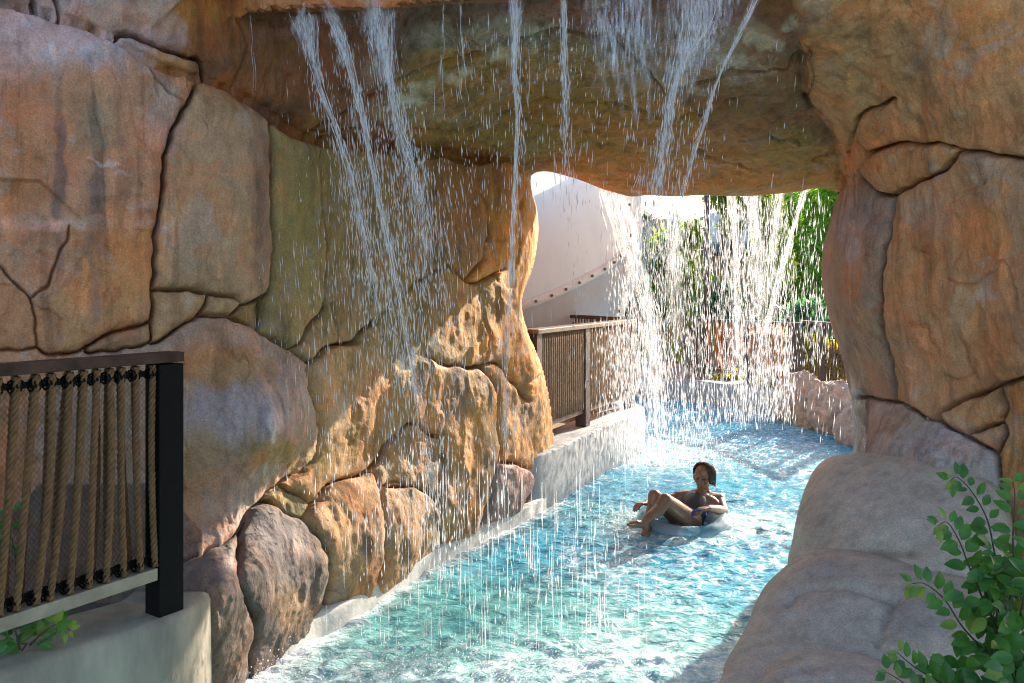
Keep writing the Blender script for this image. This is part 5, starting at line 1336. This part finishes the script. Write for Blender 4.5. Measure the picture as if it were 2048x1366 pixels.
# long thin threads low over the water
mb = MB()
for k in range(170):
    x = rn.normal(1000, 150); y0 = rn.uniform(900, 1250); L = rn.uniform(40, 130); y1 = min(y0 + L, 1345)
    if x < 640: continue
    Yk = rn.uniform(4.25, 4.6); mb.tube([P(x, y0, Yk), P(x + .5, (y0 + y1) / 2, Yk), P(x + 1, y1, Yk)], [.0004, .0012, .0005], 4)
tag(mb.build('threads', M_FALL, near), kind='stuff')
far = empty('waterfall', P(1420, 930, 9.0), 'far backlit curtain of bright water falling from the rear edge of the rock arch', 'waterfall')
S_FAR = [
    ([(1222, 382), (1234, 430), (1252, 490), (1274, 560), (1292, 630), (1303, 700), (1312, 780), (1320, 880)], 12, 12, 70, .0056, .3),
    ([(1236, 388), (1262, 440), (1272, 500), (1290, 570), (1300, 640), (1306, 720), (1312, 860)], 10, 9, 40, .0050, .4),
    ([(1205, 380), (1226, 440), (1245, 500), (1262, 560), (1280, 640)], 6, 7, 20, .0045, .4),
    ([(1462, 394), (1468, 450), (1471, 520), (1473, 600), (1478, 680), (1486, 780), (1492, 860)], 8, 7, 34, .0050, .4),
    ([(1610, 384), (1594, 430), (1578, 485), (1564, 540), (1548, 600), (1532, 660), (1518, 720), (1508, 800)], 5, 5, 24, .0048, .3),
    ([(1560, 388), (1550, 440), (1540, 520), (1535, 640)], 20, 8, 16, .0036, .6),
    ([(1500, 392), (1510, 470), (1512, 560), (1514, 700)], 22, 12, 18, .0036, .6),
    ([(1345, 392), (1348, 480), (1350, 580), (1352, 700)], 24, 16, 14, .0034, .7),
]
for k, (core, w0, w1, n, r0, br) in enumerate(S_FAR):
    stream(far, core, 8.5, w0, w1, n, r0, 200 + k, br, .8)


def far_px(n):
    X, Yp = [], []
    for wt, x0, x1, a, b in ((.34, 1225, 1430, 396, 930), (.31, 1440, 1585, 394, 840), (.03, 1600, 1655, 390, 730), (.08, 1250, 1330, 600, 940), (.08, 1190, 1280, 640, 900), (.006, 1560, 1690, 640, 880)):
        m_ = int(n * wt); X.append(rn.uniform(x0, x1, m_) + rn.normal(size=m_) * 8); Yp.append(a + (b - a) * rn.beta(1.15, 1.0, m_))
    return np.concatenate(X), np.concatenate(Yp)


d2 = px_drops(11500, far_px, 8.15, 9.3, .05, .20, .0015, .0042, rn, lambda x, y: .12 * np.sin((x - 1200) / 90.) * np.clip(1.1 - y / 900, 0, 1) + rn.normal(size=len(x)) * .03)
tag(drops_mesh('droplets', *d2, far, M_FALL), kind='stuff')


# splashes where it lands and round the swim tube
def spray(n, f, parent, r0, r1, name='spray'):
    c = f(n); c = c[c[:, 2] > .005]; n = len(c)
    ax = rn.normal(size=(n, 3)); ax[:, 2] = np.abs(ax[:, 2]) + .8
    R = r0 + (r1 - r0) * rn.random(n) ** 3
    return tag(drops_mesh(name, c, ax, R * rn.uniform(2, 5, n), R, parent, M_FALL), kind='stuff')


spray(5200, lambda n: np.stack([rn.uniform(-1.35, 1.0, n), rn.normal(4.12, .17, n), rn.exponential(.05, n)], 1), near, .001, .0042)
spray(2200, lambda n: np.stack([rn.normal(2.0, .7, n), rn.normal(9.2, .35, n), rn.exponential(.12, n)], 1), far, .002, .006)
# ================================================================ the swimmer and the swim tube
Y_T = 6.78
tc = P(1368, 1046, Y_T); tc.z = .025
TR, Tr = .315, .088
m, nt, bs, out = new_mat('tube_vinyl')
pos = N(nt, 'ShaderNodeNewGeometry').outputs['Position']
wv = noise_tex(nt, 3.2, 2, .5)
nt.links.new(ramp(nt, wv, [(.44, (.55, .60, .66)), (.56, (.16, .38, .52))]), bs.inputs['Base Color'])
bs.inputs['Roughness'].default_value = .15; bs.inputs['Coat Weight'].default_value = .4
tl_ = N(nt, 'ShaderNodeBsdfTranslucent', {'Color': (.5, .62, .7, 1)}); tp_ = N(nt, 'ShaderNodeBsdfTransparent', {'Color': (.75, .9, .95, 1)})
x1 = N(nt, 'ShaderNodeMixShader', {0: .3, 1: bs.outputs[0], 2: tl_.outputs[0]}); x2 = N(nt, 'ShaderNodeMixShader', {0: .38, 1: x1.outputs[0], 2: tp_.outputs[0]}); nt.links.new(x2.outputs[0], out.inputs['Surface'])
tube = empty('swim_tube', tc, 'round white and blue inflatable swim tube floating on the channel', 'swim tube')
V, Q = [], []; nu, nv = 72, 24
for i in range(nu):
    a = 2 * math.pi * i / nu
    for j in range(nv):
        b = 2 * math.pi * j / nv; rr = Tr * (1 + .02 * math.cos(12 * a))
        V.append((tc.x + math.cos(a) * (TR + rr * math.cos(b)), tc.y + math.sin(a) * (TR + rr * math.cos(b)), tc.z + rr * math.sin(b) * .95 + .03 * math.sin(a)))
for i in range(nu):
    for j in range(nv): Q.append((i * nv + j, ((i + 1) % nu) * nv + j, ((i + 1) % nu) * nv + (j + 1) % nv, i * nv + (j + 1) % nv))
link_mesh('ring', quads_to_mesh('ring', V, Q), m, tube)
M_HND = mat_simple('navy_plastic', (.03, .035, .16), .35)
V, Q = [], []
mb = MB(); mb.tube([(tc.x + math.cos(a) * (TR + Tr + .004), tc.y + math.sin(a) * (TR + Tr + .004), tc.z + .03 * math.sin(a)) for a in np.linspace(0, 2 * math.pi, 73)], .006, 6); mb.build('weld_seam', mat_simple('seam_vinyl', (.6, .7, .75), .3), tube, smooth=True)
h0 = P(1398, 1024, 6.52)
mb = MB(); mb.tube([h0 + Vector(v) for v in ((-.05, .02, -.035), (-.045, .01, .0), (-.02, 0, .014), (.03, 0, .014), (.055, .01, .0), (.06, .02, -.035))], .012, 8); mb.build('handle', M_HND, tube, smooth=True)

J = lambda px, py, Y, dz=0: P(px, py, Y) + Vector((0, 0, dz))
pel = J(1374, 1040, 6.80); pel.z = -.02
belly = J(1384, 1022, 6.90); chest = J(1396, 1004, 7.0); neck0 = J(1406, 992, 7.07); neck1 = J(1409, 980, 7.07)
shl, shr = J(1356, 996, 7.06), J(1438, 1000, 7.03)
mb = MB()


def ball(c, r, sq=(1, 1, 1), n=12):
    c = Vector(c); base = len(mb.v)
    for i in range(n + 1):
        th = math.pi * i / n
        for j in range(2 * n):
            ph = math.pi * j / n
            mb.v.append((c.x + r * sq[0] * math.sin(th) * math.cos(ph), c.y + r * sq[1] * math.sin(th) * math.sin(ph), c.z + r * sq[2] * math.cos(th)))
    for i in range(n):
        for j in range(2 * n): mb.f.append((base + i * 2 * n + j, base + (i + 1) * 2 * n + j, base + (i + 1) * 2 * n + (j + 1) % (2 * n), base + i * 2 * n + (j + 1) % (2 * n)))


def limb(pts, rs):
    """tapered limb with rounded joints"""
    P_ = [Vector(p) for p in pts]; PP, RR = [], []
    for i in range(len(P_) - 1):
        for q in range(6):
            t = q / 6; PP.append(P_[i].lerp(P_[i + 1], t)); RR.append(rs[i] + (rs[i + 1] - rs[i]) * t)
    PP.append(P_[-1]); RR.append(rs[-1])
    mb.tube(PP, RR, 14)
    for p, r in zip(P_, rs): ball(p, r * 1.0, n=8)


# trunk
limb([pel, belly, chest, neck0], [.118, .114, .118, .066])
limb([shl, chest.lerp(neck0, .35), shr], [.062, .095, .062])
ball(chest + Vector((-.04, -.06, -.01)), .085, (1.1, .8, 1)); ball(chest + Vector((.08, -.06, -.01)), .085, (1.1, .8, 1))
limb([neck0, neck1], [.056, .05])
# head: skull, jaw, brow, nose, lips, ears; it looks towards the left of the picture
hc = J(1407, 955, 7.06); look = Vector((-.50, -.86, -.06)).normalized(); side = look.cross(Vector((0, 0, 1))).normalized(); upv = side.cross(look)
ball(hc + upv * .028 - look * .012, .086, (.92, 1.02, 1.06), 16)
ball(hc - upv * .045 + look * .022, .062, (.95, .95, 1.1), 12)
ball(hc - upv * .088 + look * .048, .026, (1.1, 1, .9), 10)
ball(hc + upv * .024 + look * .068, .026, (1.5, 1.0, .5), 10)
limb([hc + upv * .015 + look * .084, hc - upv * .022 + look * .104], [.009, .013])
ball(hc - upv * .052 + look * .082, .013, (1.5, 1.2, .6), 8); ball(hc - upv * .061 + look * .080, .012, (1.3, 1.2, .6), 8)
for s in (1, -1):
    ball(hc - upv * .006 + side * s * .084 - look * .005, .024, (.5, .9, 1.3), 8); ball(hc - upv * .015 + side * s * .042 + look * .055, .024, (1, 1, .9), 8)
    ball(hc + upv * .012 + side * s * .034 + look * .078, .011, (1.2, .8, .8), 8)
# right arm: elbow out, the hand holds the handle of the tube
elr = J(1447, 1022, 6.86); wrr = J(1418, 1016, 6.58)
limb([shr, shr.lerp(elr, .55), elr, elr.lerp(wrr, .4), wrr], [.056, .047, .041, .040, .026])


def hand(w, d, palm_n, sp, curl, r=.0105):
    """palm, four unequal bent fingers and a thumb from the side of the palm"""
    d, palm_n = d.normalized(), palm_n.normalized(); s = d.cross(palm_n).normalized()
    for k in range(4): limb([w + s * (.010 * (k - 1.5)), w + d * .075 + s * sp * (k - 1.5)], [.017, .0135])
    for k, L in enumerate((.068, .078, .073, .056)):
        b0 = w + d * .078 + s * sp * (k - 1.5); dd = d.copy(); pts = [b0]
        for q in range(3):
            dd = (dd + palm_n * curl).normalized(); pts.append(pts[-1] + dd * L * (.42, .33, .25)[q])
        limb(pts, [r, r * .95, r * .88, r * .75])
    t0 = w + d * .022 - s * sp * 2.0
    limb([w + d * .012 - s * .014, t0 - s * .010 + palm_n * .010, t0 + d * .030 - s * .016 + palm_n * .020, t0 + d * .052 - s * .006 + palm_n * .030], [.016, .0125, .011, .009])


hand(wrr, Vector((-.80, -.35, -.02)), Vector((-.15, -.2, -.97)), .0215, .62)
ell = J(1318, 1006, 6.98); wrl = J(1292, 1006, 6.80)
limb([shl, shl.lerp(ell, .55), ell, ell.lerp(wrl, .4), wrl], [.056, .046, .040, .038, .025])
hand(wrl, Vector((-.75, -.5, .02)), Vector((.1, -.2, -.97)), .0215, .55)
# legs, knees up over the rim; one foot trails in the water, the other rides above it
for hip, kn, an, toe, hl in ((J(1362, 1040, 6.86), J(1309, 992, 6.66), J(1294, 1048, 6.52), J(1290, 1070, 6.38), J(1298, 1056, 6.54)),
                             (J(1384, 1042, 6.78), J(1330, 1000, 6.44), J(1289, 1044, 6.24), J(1258, 1050, 6.16), J(1290, 1053, 6.26))):
    limb([hip, hip.lerp(kn, .5), kn], [.088, .074, .056])
    limb([kn, kn.lerp(an, .35) + Vector((.012, .02, -.02)), an.lerp(kn, .25), an], [.054, .052, .036, .031])
    limb([an, hl], [.031, .029]); fdir = (toe - an).normalized(); sdv = fdir.cross(Vector((0, 0, 1))).normalized()
    limb([hl.lerp(an, .4), an.lerp(toe, .55), toe - fdir * .03], [.030, .031, .026])
    for k, (o, L) in enumerate(((-.028, .035), (-.012, .040), (.002, .037), (.014, .032), (.025, .026))):
        limb([toe - fdir * .035 + sdv * o * .9, toe + fdir * (L - .03) + sdv * o], [.0115, .0095 if k else .0115])
m, nt, bs, out = new_mat('wet_skin')
sk = noise_tex(nt, 14, 4, .6)
nt.links.new(ramp(nt, sk, [(.3, (.22, .105, .06)), (.7, (.30, .155, .092))]), bs.inputs['Base Color'])
bs.inputs['Roughness'].default_value = .33; bs.inputs['Subsurface Weight'].default_value = .15; bs.inputs['Subsurface Radius'].default_value = (.03, .012, .006); bs.inputs['Subsurface Scale'].default_value = .3
person = mb.build('person', m, None, smooth=True)
md = person.modifiers.new('Remesh', 'REMESH'); md.mode = 'VOXEL'; md.voxel_size = .006; md.use_smooth_shade = True
md = person.modifiers.new('Smooth', 'SMOOTH'); md.iterations = 3; md.factor = .5
tag(person, 'person with wet dark hair reclining in the swim tube with knees raised', 'person')

# wet hair: a cap that hangs in strands behind the ears to the shoulders
M_HAIR = mat_simple('wet_dark_hair', (.035, .02, .013), .3, var=.5, vscale=60)
mb = MB(); rh = random.Random(5)
for k in range(190):
    a = rh.uniform(-2.35, 1.5); t0 = rh.uniform(0, .35)
    # start on the crown, run down the skull and hang
    bk = -look
    dirv = bk * math.cos(a) + side * math.sin(a)
    pts = []; front = abs(a) > 1.25
    n_ = 10; end = .0 if a > .7 else .10 if front else (.15 + rh.uniform(-.02, .04))
    for q in range(n_):
        t = q / (n_ - 1); th = min(t * 2.1 + t0 * .3, 1.75)
        r = .101
        crown = hc + look * .030
        p = (hc + look * (.030 * (1 - t))) + upv * .028 - look * .012 + dirv * (r * .96 * math.sin(th)) + upv * (r * 1.05 * math.cos(th))
        if th >= 1.5: p = p - upv * ((t - .68) * end * 1.6)
        if front: p = p - look * .014
        pts.append(p + Vector((rh.uniform(-1, 1), rh.uniform(-1, 1), 0)) * .003)
    mb.tube(pts, [.007, .009, .010, .010, .010, .009, .008, .007, .006, .003], 5)
mb.build('hair', M_HAIR, person, smooth=True)
M_EYE = mat_simple('eye', (.03, .022, .018), .2)
for s in (1, -1):
    mb = MB(); c = hc + upv * .008 + side * s * .034 + look * .084
    mb.tube([c - side * .012, c, c + side * .012], [.002, .006, .002], 8); mb.build('eye', M_EYE, person, smooth=True)
mb = MB(); tl_ = [pel.lerp(belly, .1), belly, belly.lerp(chest, .55), chest.lerp(neck0, .22)]
mb.tube(tl_, [.122, .119, .134, .104], 24)
sw = mb.build('swimsuit', mat_simple('dark_swimsuit', (.05, .042, .046), .45, var=.3, vscale=30), person, smooth=True)

spray(1500, lambda n: np.stack([tc.x - .52 + rn.normal(size=n) * .14, tc.y - .02 + rn.normal(size=n) * .16, rn.exponential(.06, n)], 1), near, .001, .004)
spray(1500, lambda n: np.stack([tc.x + .55 + rn.normal(size=n) * .18, tc.y + .02 + rn.normal(size=n) * .16, rn.exponential(.035, n)], 1), near, .001, .004)

# ================================================================ leafy vine at lower right, small plant under the near fence
L_VINE = mat_leaf('vine_leaf', (.03, .115, .018), (.075, .21, .03), .36, .4, 9)
L_YOUNG = mat_leaf('young_leaf', (.10, .20, .03), (.19, .27, .04), .40, .42, 9)


def big_leaf(mb, p, d, nrm, L, Wd, fold=.25):
    """a pointed oval leaf blade, folded along its midrib and drooping at the tip"""
    d = d.normalized(); s = d.cross(nrm).normalized(); n = s.cross(d).normalized()
    prof = [(0, .06), (.12, .55), (.30, .95), (.5, 1.0), (.7, .78), (.87, .38), (1.0, .02)]
    vs, fs = [], []
    for t, w in prof:
        c = p + d * (L * t) - n * (L * .22 * t * t)
        h = Wd * .5 * w
        vs += [c - s * h + n * h * fold, c - s * h * .5 + n * h * fold * .35, c, c + s * h * .5 + n * h * fold * .35, c + s * h + n * h * fold]
    for i in range(len(prof) - 1):
        for j in range(4): a = i * 5 + j; fs.append((a, a + 1, a + 6, a + 5))
    mb.add(vs, fs)


def vine(label, name, stems, seed, size, bushes, base, cat='plant'):
    rr = random.Random(seed); root = empty(name, base, label, cat)
    sm, lo, ly = MB(), MB(), MB()
    for pts, young in stems:
        P3 = [Vector(v) for v in smooth_poly3([np.array(P(*p)) for p in pts], 5)]
        sm.tube(P3, [.0045 - .0032 * i / len(P3) for i in range(len(P3))], 5)
        n = len(P3); acc = 0
        for i in range(2, n, 2):
            d = (P3[i] - P3[i - 1]).normalized(); t = i / n
            for s in (1, -1):
                sd = d.cross(Vector((0, -1, .3))).normalized() * s
                dd = (sd * .9 + d * .55 + Vector((0, rr.uniform(-.4, .2), rr.uniform(-.35, .1))))
                L = size * (1.1 - .5 * t) * rr.uniform(.75, 1.15); st = P3[i] + dd.normalized() * .012
                tgt = ly if (t > .72 and rr.random() < young) or rr.random() < .08 else lo
                big_leaf(tgt, st, dd, Vector((rr.uniform(-.4, .4), -.75, .6 + rr.uniform(-.4, .3))), L, L * rr.uniform(.5, .66))
        big_leaf(ly if young > .3 else lo, P3[-1], (P3[-1] - P3[-3]) + Vector((0, 0, -.02)), Vector((0, -.8, .5)), size * .5, size * .25)
    for px, py, Y, w, h, n, yg in bushes:
        for k in range(n):
            a, b_ = rr.gauss(0, .5), rr.gauss(0, .5); c = P(px + a * w, py + b_ * h, Y + rr.uniform(-.16, .16))
            dd = Vector((a + rr.uniform(-.7, .7), rr.uniform(-.8, .1), rr.uniform(-.5, .35) - b_ * .3)); L = size * rr.uniform(.7, 1.2)
            big_leaf(ly if rr.random() < yg else lo, c, dd, Vector((rr.uniform(-.5, .5), -.7, .65 + rr.uniform(-.4, .3))), L, L * rr.uniform(.5, .68))
            if k % 8 == 0: sm.tube([c, c.lerp(Vector(base), .25) + Vector((rr.uniform(-.02, .02), .02, 0)), c.lerp(Vector(base), .6)], [.002, .003, .0035], 4)
    sm.build('stem', mat_simple('vine_stem', (.07, .05, .03), .7), root, smooth=True)
    lo.build('leaves', L_VINE, root, smooth=True)
    if ly.f: ly.build('young_leaves', L_YOUNG, root, smooth=True)
    return root


vine('green leafy vine climbing over the grey boulders in the lower right corner', 'leafy_vine', [
    ([(2010, 1200, 3.2), (1990, 1110, 3.2), (1975, 1040, 3.2), (1945, 985, 3.2), (1915, 955, 3.2), (1900, 962, 3.18)], .7),
    ([(1990, 1250, 3.1), (1945, 1150, 3.1), (1920, 1085, 3.1), (1895, 1045, 3.1), (1876, 1052, 3.08)], .7),
    ([(2000, 1330, 3.0), (1930, 1260, 3.0), (1890, 1200, 3.0), (1850, 1168, 3.0), (1822, 1168, 3.0)], .6),
    ([(1960, 1420, 2.9), (1880, 1365, 2.9), (1830, 1335, 2.9), (1795, 1305, 2.9)], .4), ([(1960, 1440, 2.85), (1850, 1390, 2.85), (1775, 1345, 2.85)], .5),
    ([(2030, 1180, 3.1), (2026, 1080, 3.1), (2030, 1000, 3.1), (2026, 962, 3.1)], .8), ([(2040, 1240, 3.0), (2060, 1120, 3.0), (2075, 1040, 3.0)], .6),
], 8, .078, [(1995, 1130, 3.15, 46, 40, 60, .16), (2010, 1195, 3.08, 66, 50, 64, .10), (2030, 1290, 2.95, 64, 54, 60, .14), (1960, 1330, 2.95, 66, 36, 36, .04), (2040, 1345, 2.8, 54, 44, 40, .25), (1900, 1350, 2.92, 40, 20, 5, .0), (2100, 1180, 3.0, 60, 110, 40, .1), (1970, 1260, 3.14, 40, 40, 10, .0)], P(2040, 1440, 2.95))
vine('small dark leafy plant growing from the soil under the near rope fence', 'small_plant', [
    ([(60, 1290, 2.98), (90, 1262, 2.98), (118, 1248, 2.98), (140, 1262, 2.97)], .9), ([(40, 1300, 2.95), (30, 1262, 2.95), (12, 1250, 2.95)], .0)], 12, .06,
     [(30, 1288, 2.96, 50, 12, 12, .05), (104, 1256, 2.97, 22, 10, 5, .5), (18, 1050, 3.12, 14, 40, 14, .0)], P(50, 1310, 2.97))
# ================================================================ camera, sun, sky
cam = bpy.data.cameras.new('camera'); co = bpy.data.objects.new('camera', cam); COL.objects.link(co)
co.location = (0, 0, 2.0); co.rotation_euler = (math.pi / 2, 0, 0)
cam.lens = 28.0; cam.sensor_width = 36.0; cam.shift_y = -(683 - HY) / 2048.0; cam.clip_start = .05; cam.clip_end = 2000
SC.camera = co
SUN_AZ, SUN_EL = math.radians(37.5), math.radians(21.5)                # azimuth from +Y towards +X
sd_ = Vector((math.sin(SUN_AZ) * math.cos(SUN_EL), math.cos(SUN_AZ) * math.cos(SUN_EL), math.sin(SUN_EL)))
sl = bpy.data.lights.new('sun', 'SUN'); sl.energy = 4.2; sl.angle = math.radians(.5); sl.color = (1, .90, .76)
so = bpy.data.objects.new('sun', sl); COL.objects.link(so); so.rotation_euler = (-sd_).to_track_quat('-Z', 'Y').to_euler(); so.location = (4, 6, 9)
w = bpy.data.worlds.new('World'); SC.world = w; w.use_nodes = True
nt = w.node_tree; bg = nt.nodes['Background']
sky = nt.nodes.new('ShaderNodeTexSky'); sky.sky_type = 'NISHITA'; sky.sun_disc = False; sky.sun_elevation = SUN_EL; sky.sun_rotation = SUN_AZ; sky.air_density = 1.0; sky.dust_density = 1.6; sky.ozone_density = 1.0
nt.links.new(sky.outputs[0], bg.inputs[0]); bg.inputs[1].default_value = .10
SC.view_settings.view_transform = 'Standard'; SC.view_settings.look = 'None'; SC.view_settings.gamma = 1; SC.view_settings.use_curve_mapping = False
SC.view_settings.exposure = 2.0
SC.cycles.use_denoising = True
SC.cycles.max_bounces = 8; SC.cycles.transparent_max_bounces = 24
SC.cycles.sample_clamp_indirect = 8
SC.cycles.filter_width = 1.1
